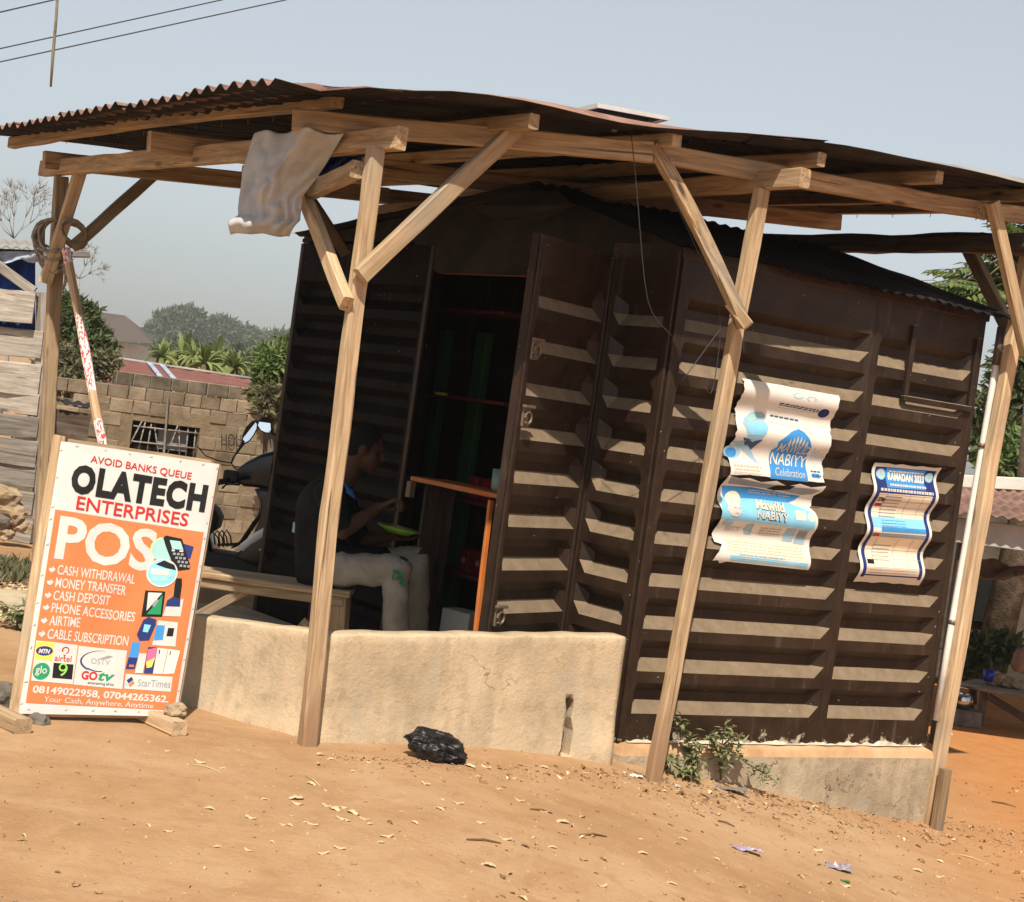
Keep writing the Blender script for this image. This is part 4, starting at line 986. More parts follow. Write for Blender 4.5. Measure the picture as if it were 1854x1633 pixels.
tag(mk("rope_coil", V, Fc, ROPE, None, True), "bundle of grey rope looped round the top of the far left post", "rope")
def tape_mat(LV):
    m, nt, b, nd, ln = nodes_mat("red_and_white_tape")
    mp = coords(nd, ln, (1, 1, 1)); sx = nd.new("ShaderNodeSeparateXYZ"); ln.new(mp.outputs[0], sx.inputs[0])
    n = nz(nd, ln, coords(nd, ln, (11, 30, 30)), 3.0, 3, .5, 1.0)
    c = mixc(nd, ln, rng(nd, ln, n.outputs[0], .50, .56), (.80, .74, .70), (.60, .06, .06))
    n2 = nz(nd, ln, coords(nd, ln, (3, 30, 30)), 3.0, 6, .6)
    wd = mixc(nd, ln, n2.outputs[0], (.36, .22, .12), (.58, .40, .24))
    f = None
    for lo, hi in ((.36, .74), (.88, 1.10), (.0, .08)):
        a = nd.new("ShaderNodeMath"); a.operation = 'COMPARE'; a.inputs[1].default_value = (lo+hi)/2*LV; a.inputs[2].default_value = (hi-lo)/2*LV; ln.new(sx.outputs["X"], a.inputs[0])
        if f is None: f = a.outputs[0]
        else:
            x = nd.new("ShaderNodeMath"); x.operation = 'MAXIMUM'; ln.new(f, x.inputs[0]); ln.new(a.outputs[0], x.inputs[1]); f = x.outputs[0]
    ln.new(mixc(nd, ln, f, wd, c), b.inputs["Base Color"]); b.inputs["Roughness"].default_value = .6
    return m
pa, pb = P(120, 452, 9.32), P(186, 806, 8.75)
pc = pa+(pb-pa)*((pa.z-.06)/(pa.z-pb.z))
o = timber("taped_pole", pa, pc, .044, .044, tape_mat((pb-pa).length), None, rough=.003, n=20, cham=.013)
tag(o, "wooden pole wrapped in red and white tape leaning on the far left post", "pole")
PVC = mottled("old_pvc", [(.55, .52, .48), (.74, .71, .66), (.80, .77, .72)], 7, .45, .1, .004)
pp = [P(1810, 598, 8.60), P(1795, 690, 8.60), P(1752, 950, 8.61), P(1716, 1150, 8.61), P(1690, 1305, 8.60)]
pp = [onpl(x, y, C1, C2, 0)+d1*.0+n1*.03 for x, y in ((1800, 592), (1785, 690), (1741, 950), (1706, 1150), (1682, 1300))]
pipe = thing("drain_pipe", pp[-1], "thin white plastic pipe running down the far corner of the kiosk", "pipe")
sh = n1*.02
tube("tube", [p+sh for p in pp], .018, PVC, pipe, 10)
tube("sleeve", [pp[0]+sh, (pp[0].lerp(pp[1], .7))+sh], .022, plain("brown_pvc", (.10, .07, .055), .5), pipe, 10)
for k in (.3, .75):
    c = pp[0].lerp(pp[-1], k)+sh; tube("clip", [c-Vector((0, 0, .012)), c+Vector((0, 0, .012))], .022, RAW, pipe, 10)
WIRE = plain("wire", (.03, .03, .03), .6)
for k, pts in enumerate((((1205, 328), (1312, 560), (1290, 720), (1275, 700)), ((1235, 690), (1330, 560), (1352, 570), (1345, 640)), ((1142, 235), (1152, 330), (1170, 560), (1218, 610)))):
    pq = [onpl(x, y, p3b, p3b+UU, .07) for x, y in pts]
    fine = [pq[0].lerp(pq[1], i/5) if i < 5 else (pq[1].lerp(pq[2], (i-5)/5) if i < 10 else pq[2].lerp(pq[3], (i-10)/5)) for i in range(16)]
    for _ in range(3): fine = [fine[0]]+[(fine[i-1]+fine[i]*2+fine[i+1])/4 for i in range(1, 15)]+[fine[-1]]
    tag(tube("loose_wire", fine, .0022, WIRE, None, 5), ["thin dark wire wound down the second front post", "thin dark wire hooked between the second post and its brace", "thin dark wire hanging from the roof edge to the kiosk corner"][k], "wire", "loose wires round the second post")
for k, (x0, y0, x1, y1) in enumerate(((0, 22, 105, -2), (0, 88, 400, 0), (0, 112, 525, -2))):
    a, b = P(x0, y0, 22), P(x1, y1, 24); d = b-a
    pts = [a+d*lerp(-3, 12, i/40)+Vector((0, 0, .0)) for i in range(41)]
    tag(tube("power_line", pts, .010, WIRE, None, 6), ["highest overhead wire, cutting the top left corner of the sky", "middle overhead wire crossing the sky at top left", "lowest overhead wire crossing the sky at top left"][k], "power line", "overhead wires")
a, b = P(107, -60, 22.3), P(92, 157, 22.3)
tag(tube("hanging_twig", [a, a.lerp(b, .4)+Vector((.01, 0, 0)), a.lerp(b, .75), b], [.018, .02, .022, .015], mottled("twig", [(.10, .085, .05), (.2, .17, .11), (.27, .24, .17)], 9), None, 7), "thin dry stick dangling from the overhead wires", "stick")

# ------------------------------------------------------------------ bench
bz = .505
bench = thing("bench", (-1.3, 8.5, .125), "plain wooden bench with crossed braces in the porch, a man sitting on its end", "bench")
bx0 = P(285, 1028, 8.4).x; bx1 = P(640, 1050, 8.4).x
timber("seat", Vector((bx0, 8.36, bz-.016)), Vector((bx1, 8.36, bz-.014)), .15, .032, WOOD, bench, n=12)
timber("seat", Vector((bx0, 8.52, bz-.016)), Vector((bx1, 8.53, bz-.016)), .15, .032, WOOD, bench, n=12)
timber("seat_rail", Vector((bx0+.02, 8.315, bz-.058)), Vector((bx1-.03, 8.315, bz-.056)), .028, .05, WOOD, bench, n=8)
for x in (bx1-.07, bx0+.05):
    timber("leg", Vector((x+.03, 8.335, .10)), Vector((x, 8.335, bz-.034)), .05, .11, WOOD, bench, up=Vector((1, 0, 0)), n=5)
    timber("leg", Vector((x+.03, 8.545, .10)), Vector((x, 8.545, bz-.034)), .05, .11, WOOD, bench, up=Vector((1, 0, 0)), n=5)
for (x0, y0, x1, y1) in ((372, 1108, 468, 1056), (470, 1056, 545, 1125)):
    p, q = P(x0, y0, 8.33), P(x1, y1, 8.33); p2 = q+(p-q)*((q.z-.13)/(q.z-p.z))
    timber("brace", q, p2, .03, .05, WOOD, bench, up=Vector((0, -1, 0)).cross(p2-q), n=5)

# ------------------------------------------------------------------ the man on the bench
def cap_geo(p, q, r1, r2, V, Fc, ns=14, nr=5):
    p = Vector(p); q = Vector(q); d = (q-p); L = d.length; d = d.normalized() if L > 1e-6 else Vector((0, 0, 1))
    a = Vector((0, 0, 1)) if abs(d.z) < .9 else Vector((1, 0, 0)); e = a.cross(d).normalized(); g = d.cross(e); base = len(V); rings = []
    for i in range(1, nr+1):
        t = i/nr*math.pi/2; rings.append((p-d*r1*math.cos(t), r1*math.sin(t)))
    for i in range(1, 5): rings.append((p+d*L*i/5, lerp(r1, r2, i/5)))
    for i in range(nr):
        t = i/nr*math.pi/2; rings.append((q+d*r2*math.sin(t), r2*math.cos(t)))
    V.append(p-d*r1)
    for c, r in rings:
        for k in range(ns):
            th = 2*math.pi*k/ns; V.append(c+(e*math.cos(th)+g*math.sin(th))*r)
    V.append(q+d*r2); n = len(rings)
    for k in range(ns): Fc.append([base, base+1+(k+1) % ns, base+1+k])
    for i in range(n-1):
        for k in range(ns):
            a0 = base+1+i*ns; Fc.append([a0+k, a0+(k+1) % ns, a0+ns+(k+1) % ns, a0+ns+k])
    e0 = base+1+(n-1)*ns
    for k in range(ns): Fc.append([e0+k, e0+(k+1) % ns, base+1+n*ns])
def ell_geo(c, ax, V, Fc, ns=18, nr=12):
    """ax: three scaled axis vectors"""
    base = len(V); c = Vector(c)
    V.append(c+ax[2])
    for i in range(1, nr):
        t = math.pi*i/nr
        for k in range(ns):
            th = 2*math.pi*k/ns; V.append(c+ax[2]*math.cos(t)+(ax[0]*math.cos(th)+ax[1]*math.sin(th))*math.sin(t))
    V.append(c-ax[2])
    for k in range(ns): Fc.append([base, base+1+k, base+1+(k+1) % ns])
    for i in range(nr-2):
        for k in range(ns):
            a0 = base+1+i*ns; Fc.append([a0+k, a0+ns+k, a0+ns+(k+1) % ns, a0+(k+1) % ns])
    e0 = base+1+(nr-2)*ns
    for k in range(ns): Fc.append([e0+k, base+1+(nr-1)*ns, e0+(k+1) % ns])
def fuse(name, V, Fc, voxel, mat, parent, it=4, disp=None):
    me = bpy.data.meshes.new("tmp"); me.from_pydata([tuple(v) for v in V], [], Fc); me.update()
    o = bpy.data.objects.new("tmp", me); C.objects.link(o)
    r = o.modifiers.new("r", 'REMESH'); r.mode = 'VOXEL'; r.voxel_size = voxel
    s = o.modifiers.new("s", 'SMOOTH'); s.iterations = it; s.factor = .5
    bpy.context.view_layer.update()
    m2 = bpy.data.meshes.new_from_object(o.evaluated_get(bpy.context.evaluated_depsgraph_get()))
    V2 = [v.co.copy() for v in m2.vertices]; nn = [v.normal.copy() for v in m2.vertices]; F2 = [list(p.vertices) for p in m2.polygons]
    bpy.data.objects.remove(o); bpy.data.meshes.remove(me); bpy.data.meshes.remove(m2)
    if disp: V2 = [v+n_*disp(v) for v, n_ in zip(V2, nn)]
    return mk(name, V2, F2, mat, parent, True)
SKIN = mottled("dark_skin", [(.040, .020, .013), (.062, .032, .021), (.080, .043, .029)], 8, .5, .05, .001)
HAIR = mottled("black_hair", [(.006, .005, .005), (.012, .011, .010)], 90, .9, .8, .006)
SHIRT = mottled("black_shirt", [(.006, .006, .007), (.012, .012, .013), (.020, .019, .019)], 6, .85, .3, .004)
TROU = mottled("grey_trousers", [(.21, .19, .16), (.28, .255, .215), (.34, .31, .265)], 5, .9, .4, .006)
man = thing("person", (P(590, 1100, 8.47).x, 8.47, .125), "man in black shirt and grey trousers sitting on the bench end, eating", "person")
pel = P(592, 1022, 8.47); sp1 = P(577, 965, 8.47); che = P(585, 915, 8.46); nek = P(622, 872, 8.45); hd = P(664, 812, 8.44)
hf = Vector((.955, -.03, -.29)).normalized(); hl = Vector((0, -1, 0)); hu = hl.cross(hf)*-1
hu = hf.cross(hl)*-1
if hu.z < 0: hu = -hu
shn = P(596, 896, 8.27); eln = P(620, 962, 8.17); wrn = P(686, 918, 8.27)
shf = P(612, 892, 8.63); elf = P(652, 980, 8.70); wrf = P(706, 972, 8.60)
hpn = P(596, 1030, 8.38); knn = P(724, 1026, 8.33); ann = P(714, 1196, 8.36)
hpf = P(600, 1026, 8.56); knf = P(757, 1010, 8.62); anf = P(752, 1194, 8.60)
V = []; Fc = []
cap_geo(pel, sp1, .105, .10, V, Fc); cap_geo(sp1, che, .10, .115, V, Fc); cap_geo(shn+Vector((0, .05, 0)), shf-Vector((0, .05, 0)), .062, .062, V, Fc)
cap_geo(che, nek, .09, .056, V, Fc); cap_geo(nek-hu*.02, hd-hf*.02-hu*.03, .056, .052, V, Fc)
ell_geo(hd+hu*.022-hf*.012, (hf*.092, hl*.072, hu*.088), V, Fc); ell_geo(hd-hu*.045+hf*.030, (hf*.062, hl*.053, hu*.066), V, Fc)
cap_geo(hd+hf*.078+hu*.022, hd+hf*.098-hu*.020, .009, .014, V, Fc); ell_geo(hd+hf*.086-hu*.022, (hf*.013, hl*.020, hu*.011), V, Fc)
ell_geo(hd+hf*.086-hu*.050, (hf*.012, hl*.024, hu*.008), V, Fc); ell_geo(hd+hf*.083-hu*.065, (hf*.012, hl*.022, hu*.008), V, Fc); ell_geo(hd+hf*.062-hu*.095, (hf*.022, hl*.026, hu*.020), V, Fc)
cap_geo(hd+hf*.074+hl*.03+hu*.034, hd+hf*.074-hl*.03+hu*.034, .012, .012, V, Fc)
for sg in (1, -1):
    ell_geo(hd-hf*.012+hl*sg*.074-hu*.012, (hf*.020, hl*.010, hu*.032), V, Fc); ell_geo(hd+hf*.052+hl*sg*.042-hu*.018, (hf*.022, hl*.016, hu*.014), V, Fc)
def arm(sh_, el_, wr_): cap_geo(sh_, el_, .050, .041, V, Fc); cap_geo(el_, el_.lerp(wr_, .35), .041, .040, V, Fc); cap_geo(el_.lerp(wr_, .35), wr_, .040, .026, V, Fc)
arm(shn, eln, wrn); arm(shf, elf, wrf)
def hand(wr_, f, pn, side, curl):
    """f: along the palm; pn: the way the palm faces; side: towards the thumb"""
    f = f.normalized(); side = (side-f*side.dot(f)).normalized(); pn = f.cross(side)*(1 if f.cross(side).dot(pn) > 0 else -1)
    for k in range(4):
        a = side*(.030-.020*k); cap_geo(wr_+a*.6, wr_+f*.085+a, .014, .0125, V, Fc, 10, 3)
        L = (.038, .043, .040, .032)[k]; b = wr_+f*.088+a; ang = 0
        for j, (fr, cv) in enumerate(((1, curl*.8), (.65, curl*1.2), (.5, curl*.8))):
            ang += cv; d = f*math.cos(ang)+pn*math.sin(ang); e = b+d*L*fr; cap_geo(b, e, .0092-.0008*j, .0086-.0008*j, V, Fc, 8, 3); b = e
    b = wr_+f*.028+side*.030+pn*.006; d1_ = (f*.55+side*.6+pn*.5).normalized(); m1 = b+d1_*.042; m2 = m1+(f*.8+pn*.6-side*.15).normalized()*.034
    cap_geo(b-side*.012, m1, .0145, .011, V, Fc, 8, 3); cap_geo(m1, m2, .010, .0085, V, Fc, 8, 3)
hand(wrn, Vector((.80, .15, .50)), Vector((-.2, .3, -.9)), Vector((.2, .95, .1)), .95)
hand(wrf, Vector((.92, -.30, .05)), Vector((0, 0, 1)), Vector((.2, -.9, 0)), .16)
for a, k, h in ((hpn, knn, ann), (hpf, knf, anf)):
    cap_geo(pel.lerp(a, .7), k, .078, .056, V, Fc); cap_geo(k, h, .055, .036, V, Fc)
    cap_geo(h-Vector((.03, 0, .03)), h+Vector((.06, 0, -.045)), .034, .032, V, Fc); cap_geo(h+Vector((.06, 0, -.045)), h+Vector((.155, -.005, -.055)), .034, .024, V, Fc)
fuse("body", V, Fc, .0055, SKIN, man, 3)
V = []; Fc = []
ell_geo(hd+hu*.030-hf*.022, (hf*.092, hl*.079, hu*.091), V, Fc); ell_geo(hd-hf*.05-hu*.01, (hf*.052, hl*.068, hu*.07), V, Fc)
fuse("hair", V, Fc, .008, HAIR, man, 2, lambda v: .003*noise.noise(v*70))
V = []; Fc = []
cap_geo(pel+Vector((-.015, -.03, -.035)), sp1, .140, .128, V, Fc); cap_geo(pel+Vector((-.02, .03, -.035)), sp1, .140, .128, V, Fc); cap_geo(sp1, che, .128, .135, V, Fc); cap_geo(shn+Vector((0, .05, .0)), shf-Vector((0, .05, 0)), .078, .078, V, Fc); cap_geo(che, nek-hu*.035, .11, .066, V, Fc)
for a, b in ((shn, eln), (shf, elf)): cap_geo(a, a.lerp(b, .80), .076, .068, V, Fc)
cap_geo(pel+Vector((.02, -.06, .02)), pel+Vector((.24, -.06, .045)), .09, .075, V, Fc); cap_geo(pel+Vector((.02, .06, .02)), pel+Vector((.26, .07, .06)), .09, .07, V, Fc)
fold = lambda v: .006*noise.noise(Vector((v.x*7, v.y*7, v.z*13)))+.003*noise.noise(v*26)
fuse("shirt", V, Fc, .010, SHIRT, man, 4, fold)
COLL = plain("blue_collar", (.05, .19, .55), .7)
cpts = [nek+hu*.0+(hf*math.cos(t)*.068+hl*math.sin(t)*.075)+Vector((0, 0, -.015-.03*math.cos(t))) for t in [k*2*math.pi/20 for k in range(21)]]
Vc = []; Fk = []
for k, p in enumerate(cpts):
    o_ = (p-nek); o_.z = 0; o_ = o_.normalized(); Vc += [p+o_*-.012+Vector((0, 0, .030)), p+o_*.014+Vector((0, 0, -.012))]
for k in range(20): Fk.append([2*k, 2*k+2, 2*k+3, 2*k+1])
o = mk("collar", Vc, Fk, COLL, man, True); o.modifiers.new("thick", 'SOLIDIFY').thickness = .005
V = []; Fc = []
cap_geo(pel+Vector((.02, -.05, -.02)), pel+Vector((.02, .05, -.02)), .108, .108, V, Fc)
for a, k, h in ((hpn, knn, ann), (hpf, knf, anf)):
    cap_geo(a+Vector((.03, 0, 0)), k+Vector((-.01, 0, -.012)), .090, .072, V, Fc); cap_geo(k+Vector((-.012, 0, -.012)), h+Vector((0, 0, .02)), .070, .064, V, Fc)
fuse("trousers", V, Fc, .008, TROU, man, 4, lambda v: .012*noise.noise(Vector((v.x*9+v.z*9, v.y*6, v.z*10-v.x*7)))+.007*abs(noise.noise(Vector((v.x*22+v.z*20, v.y*9, v.z*12-v.x*10)))))
# the green badge printed on the near knee
GP = plain("green_badge", (.02, .16, .07), .8)
Vb = []; Fb = []
for k, (x, y, w_, h_) in enumerate(((-8, -8, 10, 6), (2, -4, 8, 8), (-4, 4, 12, 5), (4, 10, 8, 7), (-10, 0, 4, 10), (8, 17, 6, 4))):
    b0 = len(Vb)
    for q in ((x, y), (x+w_, y+1), (x+w_, y+h_), (x, y+h_)):
        Vb.append(P(720+q[0], 1040+q[1], knn.y-.086+.012*abs(q[1]-4)/14))
    Fb.append([b0, b0+1, b0+2, b0+3])
o = mk("badge", Vb, Fb, GP, man); o.modifiers.new("thick", 'SOLIDIFY').thickness = .004
SAND = plain("sandal_rubber", (.05, .03, .02), .7)
for h in (ann, anf): box("sandal", h+Vector((.055, 0, -.088)), (.26, .09, .02), SAND, man, None, .008, 2)
# plate of food
pc_ = P(721, 957, 8.50); PLG = plain("green_plastic", (.18, .42, .04), .35)
plate = thing("plate", pc_, "lime green plate of rice held on the seated man's hand", "plate")
tl = Matrix.Rotation(.10, 3, 'Y')
def lathe(name, prof, c, mat, parent, M=None, ns=36, smooth=True):
    V = []; Fc = []; n = len(prof)
    for k in range(ns):
        th = 2*math.pi*k/ns
        for r, z in prof:
            v = Vector((r*math.cos(th), r*math.sin(th), z)); V.append(c+(M @ v if M is not None else v))
    for k in range(ns):
        for j in range(n-1): Fc.append([k*n+j, ((k+1) % ns)*n+j, ((k+1) % ns)*n+j+1, k*n+j+1])
    return mk(name, V, Fc, mat, parent, smooth)
lathe("dish", [(0.0005, -.024), (.060, -.024), (.085, -.010), (.112, .004), (.113, .008), (.082, -.004), (.058, -.018), (.0005, -.018)], pc_, PLG, plate, tl)
V = []; Fc = []
for i in range(13):
    for k in range(24):
        r = .078*i/12; th = 2*math.pi*k/24; V.append(pc_+tl @ Vector((r*math.cos(th), r*math.sin(th), -.012+.026*(1-(i/12)**2)+.006*noise.noise(Vector((r*90*math.cos(th), r*90*math.sin(th), 2))))))
mk("food", V, [[i*24+k, i*24+(k+1) % 24, (i+1)*24+(k+1) % 24, (i+1)*24+k] for i in range(12) for k in range(24)], mottled("rice", [(.30, .20, .06), (.50, .36, .14), (.62, .50, .26)], 60, .8, .6, .004), plate, True)

# ------------------------------------------------------------------ inside the doorway
ORP = plain("orange_edge_paint", (.50, .15, .03), .5); GRP = plain("green_paint", (.02, .09, .02), .6); RDP = plain("dark_red_paint", (.13, .022, .012), .6)
ang2 = math.atan2(d2.y, d2.x)
ctr_a = C1+d2*(val+.06)-n2*.10; ctr_b = C1+d2*(s2(752, 870)+.02)-n2*.10
cz_ = P(820, 884, (ctr_a.y+ctr_b.y)/2).z
cnt = thing("counter", ((ctr_a.x+ctr_b.x)/2, (ctr_a.y+ctr_b.y)/2, ZB+.06), "orange edged counter standing across the kiosk doorway", "counter")
timber("counter_top", ctr_a+Vector((0, 0, cz_)), ctr_b+Vector((0, 0, cz_)), .24, .026, ORP, cnt, n=6)
timber("edge_strip", P(889, 906, 7.72), P(862, 1142, 7.72), .02, .028, ORP, cnt, up=UU, n=4)
e0 = C1+d2*(val+.20)-n2*.0
timber("end_panel", Vector((e0.x, e0.y, cz_-.015)), Vector((e0.x, e0.y, ZB+.07)), .22, .02, ORP, cnt, up=d2, n=5)
timber("bracket", ctr_b+n2*.11+Vector((0, 0, cz_-.015)), ctr_b+n2*.11+Vector((0, 0, cz_-.10)), .04, .035, WOOD, cnt, up=d2, n=3)
timber("end_panel", ctr_b-n2*.05+d2*-.05+Vector((0, 0, cz_-.015)), ctr_b-n2*.05+d2*-.05+Vector((0, 0, ZB+.07)), .2, .02, WOODD, cnt, up=d2, n=5)
rk = KC-n1*0+d2*.3-n2*.15
rack = thing("shelf_rack", (rk.x, rk.y, ZB+.06), "green and dark red shelf rack standing inside the dark kiosk", "shelves")
def inpt(x, y, off):
    q = onpl(x, y, C1-n2*off, FL-n2*off); return q
bz0 = ZB+.062
for (x, wd) in ((838, .11), (770, .08), (925, .08)):
    b = inpt(x, 900, .75); timber("upright", Vector((b.x, b.y, bz0)), Vector((b.x, b.y, 1.95)), .05, wd, GRP, rack, up=d2, n=5)
shz = {}
for y in (560, 718, 900, 1034):
    a = inpt(775, y, .62); b = inpt(945, y+14, .62); zz = (a.z+b.z)/2; a.z = b.z = zz; shz[y] = zz
    timber("shelf", a, b, .26, .022, RDP, rack, n=4)
REDBOX = plain("red_carton", (.22, .012, .014), .5); WT = plain("pale_mark", (.45, .30, .28), .6)
k_ = 0
for (x, y, n_, sy) in ((868, 872, 2, 900), (850, 1020, 2, 1034)):
    for i in range(n_):
        b = inpt(x+26*i-4, y, .60); b.z = shz[sy]+.076
        bx_ = box("carton", Vector((b.x, b.y, b.z-.0)), (.075, .06, .13), REDBOX, None, rz(ang2), .004)
        c = Vector((b.x, b.y, b.z))+n2*.0305
        ring = [c+d2*(.018*math.cos(t)*(1.25 if j % 2 else .8))+Vector((0, 0, .018*math.sin(t)*(1.25 if j % 2 else .8))) for j, t in enumerate([j*math.pi/8 for j in range(16)])]
        mk("flower_print", [v+n2*.001 for v in ring]+[v-n2*.001 for v in ring], [list(range(16)), list(range(16, 32))[::-1]], WT, bx_)
        tag(bx_, ["red carton with a pale flower mark behind the counter, on the left", "red carton with a pale flower mark behind the counter, on the right", "red carton with a pale flower mark on a low kiosk shelf, left one", "red carton with a pale flower mark on a low kiosk shelf, right one"][k_], "carton", "red cartons in the kiosk"); k_ += 1
cp = (ctr_a.lerp(ctr_b, .52)); cp.z = cz_+.0135
mug = thing("mug", cp, "large pale teal mug standing on the orange edged counter", "mug")
lathe("cup", [(.001, .0), (.048, .0), (.054, .02), (.057, .115), (.054, .115), (.05, .012), (.001, .012)], cp, plain("teal_enamel", (.16, .26, .23), .35), mug)
tube("handle", [cp+d2*-(.052+.030*math.sin(t))+Vector((0, 0, .06+.034*math.cos(t))) for t in [k*math.pi/8 for k in range(9)]], .007, plain("teal_enamel_dark", (.13, .22, .20), .35), mug)
b = inpt(838, 1128, .10)
tag(box("white_box", Vector((b.x, b.y, ZB+.06+.15)), (.19, .14, .30), plain("dull_white", (.34, .34, .32), .6), None, rz(ang2+.2), .004), "dull white box on the kiosk floor behind the low wall", "box")
b = inpt(806, 660, .45)
tag(lathe("bottle_cap_dish", [(.001, 0), (.035, .002), (.04, .012), (.036, .016), (.001, .012)], Vector((b.x, b.y, inpt(800, 720, .62).z+.012)), YELLOW, None), "small yellowish dish on a shelf in the dark kiosk", "dish")

# ------------------------------------------------------------------ motorcycle behind the bench
BIKE = plain("black_bike_plastic", (.010, .010, .012), .28); BIKED = plain("black_rubber", (.012, .012, .012), .75); SILV = plain("silver_panel", (.52, .52, .54), .3, .3)
GLASS = plain("mirror_glass", (.75, .80, .85), .03, 1.0, var=0.0); CHR = plain("chrome", (.5, .5, .5), .2, 1.0)
YB = 10.55
bike = thing("motorcycle", (P(400, 1090, YB).x, YB, zg(P(400, 1090, YB).x, YB)), "black step-through motorcycle with two mirrors parked behind the bench", "motorcycle")
def prof(name, px, Y, hw, mat, bev=.02, par=bike, taper=.0):
    """a moulded panel: side outline given thickness hw each way and rounded edges"""
    bm = bmesh.new(); pts = [P(x, y, Y) for x, y in px]
    a = [bm.verts.new(p+Vector((0, -hw, 0))) for p in pts]; b = [bm.verts.new(p+Vector((0, hw, 0))) for p in pts]; n = len(pts)
    bm.faces.new(a); bm.faces.new(b[::-1])
    for i in range(n): bm.faces.new([a[i], b[i], b[(i+1) % n], a[(i+1) % n]])
    bmesh.ops.recalc_face_normals(bm, faces=bm.faces[:])
    es = [e for e in bm.edges if abs(e.verts[0].co.y-e.verts[1].co.y) < 1e-6]
    bmesh.ops.bevel(bm, geom=es, offset=bev, segments=3, affect='EDGES', profile=.5, clamp_overlap=True)
    return mkbm(name, bm, mat, par, True)
prof("headlight_cowl", [(424, 866), (432, 848), (450, 835), (475, 822), (502, 815), (535, 818), (552, 840), (545, 868), (515, 885), (490, 888), (470, 882), (445, 880)], YB, .09, BIKE, .03)
prof("leg_shield", [(466, 884), (492, 882), (530, 888), (545, 920), (535, 975), (512, 1012), (470, 1024), (430, 1006), (462, 968), (476, 938), (477, 910)], YB, .15, BIKE, .03)
prof("footboard", [(352, 1000), (392, 996), (440, 1004), (505, 1004), (512, 1032), (430, 1040), (350, 1034)], YB, .13, BIKED, .02)
prof("rear_body", [(235, 936), (300, 944), (345, 948), (382, 962), (392, 1000), (352, 1036), (300, 1010), (250, 970)], YB, .12, BIKE, .03)
prof("seat", [(238, 912), (270, 906), (310, 914), (345, 918), (358, 904), (374, 905), (394, 920), (402, 936), (396, 956), (376, 968), (340, 958), (290, 950), (240, 940)], YB, .125, BIKED, .04)
prof("side_stripe", [(427, 996), (436, 984), (462, 964), (486, 950), (487, 966), (455, 986), (441, 998)], YB-.142, .012, SILV, .005)
prof("side_stripe", [(468, 996), (492, 976), (512, 968), (510, 992), (490, 1002)], YB-.142, .012, SILV, .005)
for (x, y) in ((548, 1028), (228, 1030)):
    c = P(x, y, YB); c.z = zg(c.x, c.y)+.285
    wl = mk("wheel", *tube_geo([c-Vector((0, .03, 0)), c+Vector((0, .03, 0))], .05, 12), BIKED, bike, True)
    V = []; Fc = []
    for k in range(28):
        th = 2*math.pi*k/28
        for j in range(10):
            ph = 2*math.pi*j/10; r = .243+.040*math.cos(ph); V.append(c+Vector((r*math.cos(th), .036*math.sin(ph), r*math.sin(th))))
    mk("tyre", V, [[k*10+j, k*10+(j+1) % 10, ((k+1) % 28)*10+(j+1) % 10, ((k+1) % 28)*10+j] for k in range(28) for j in range(10)], BIKED, wl, True)
    V = []; Fc = []
    for k in range(5):
        th = 2*math.pi*k/5; tube_geo([c, c+Vector((.205*math.cos(th), 0, .205*math.sin(th)))], .014, 6, True, V, Fc)
    mk("rim", V, Fc, SILV, wl, True)
    ft = P(x-(12 if x > 400 else -60), 935, YB)
    for sy in (-.07, .07): tube("fork", [c+Vector((0, sy, 0)), ft+Vector((0, sy*.8, -.05))], .018, CHR, bike)
ga, gb = P(396, 873, 10.18), P(532, 850, 10.92)
tube("handlebar", [ga.lerp(gb, .12), ga.lerp(gb, .35), ga.lerp(gb, .65), ga.lerp(gb, .88)], .012, BIKED, bike)
for a, b in ((ga, ga.lerp(gb, .16)), (gb.lerp(ga, .16), gb)): tube("grip", [a, b], .019, BIKED, bike)
c = P(418, 862, 10.3)
bm = bmesh.new(); box_bm(bm, c, (.09, .07, .075), None, .015, 2); box_bm(bm, c+Vector((.03, .03, -.035)), (.06, .06, .04), None, .01, 1); mkbm("switch_box", bm, BIKED, bike)
for dy in (0, .02): tube("brake_lever", [c+Vector((.05, 0, -.04)), c+Vector((-.02, -.03, -.055)), P(402, 884, 10.15)+Vector((0, dy, 0))], .006, CHR, bike, 6)
tube("cable", [P(357, 808, 10.3), P(372, 825, 10.3), P(395, 834, 10.32), P(418, 838, 10.36), P(428, 850, 10.4)], .004, BIKED, bike, 6)
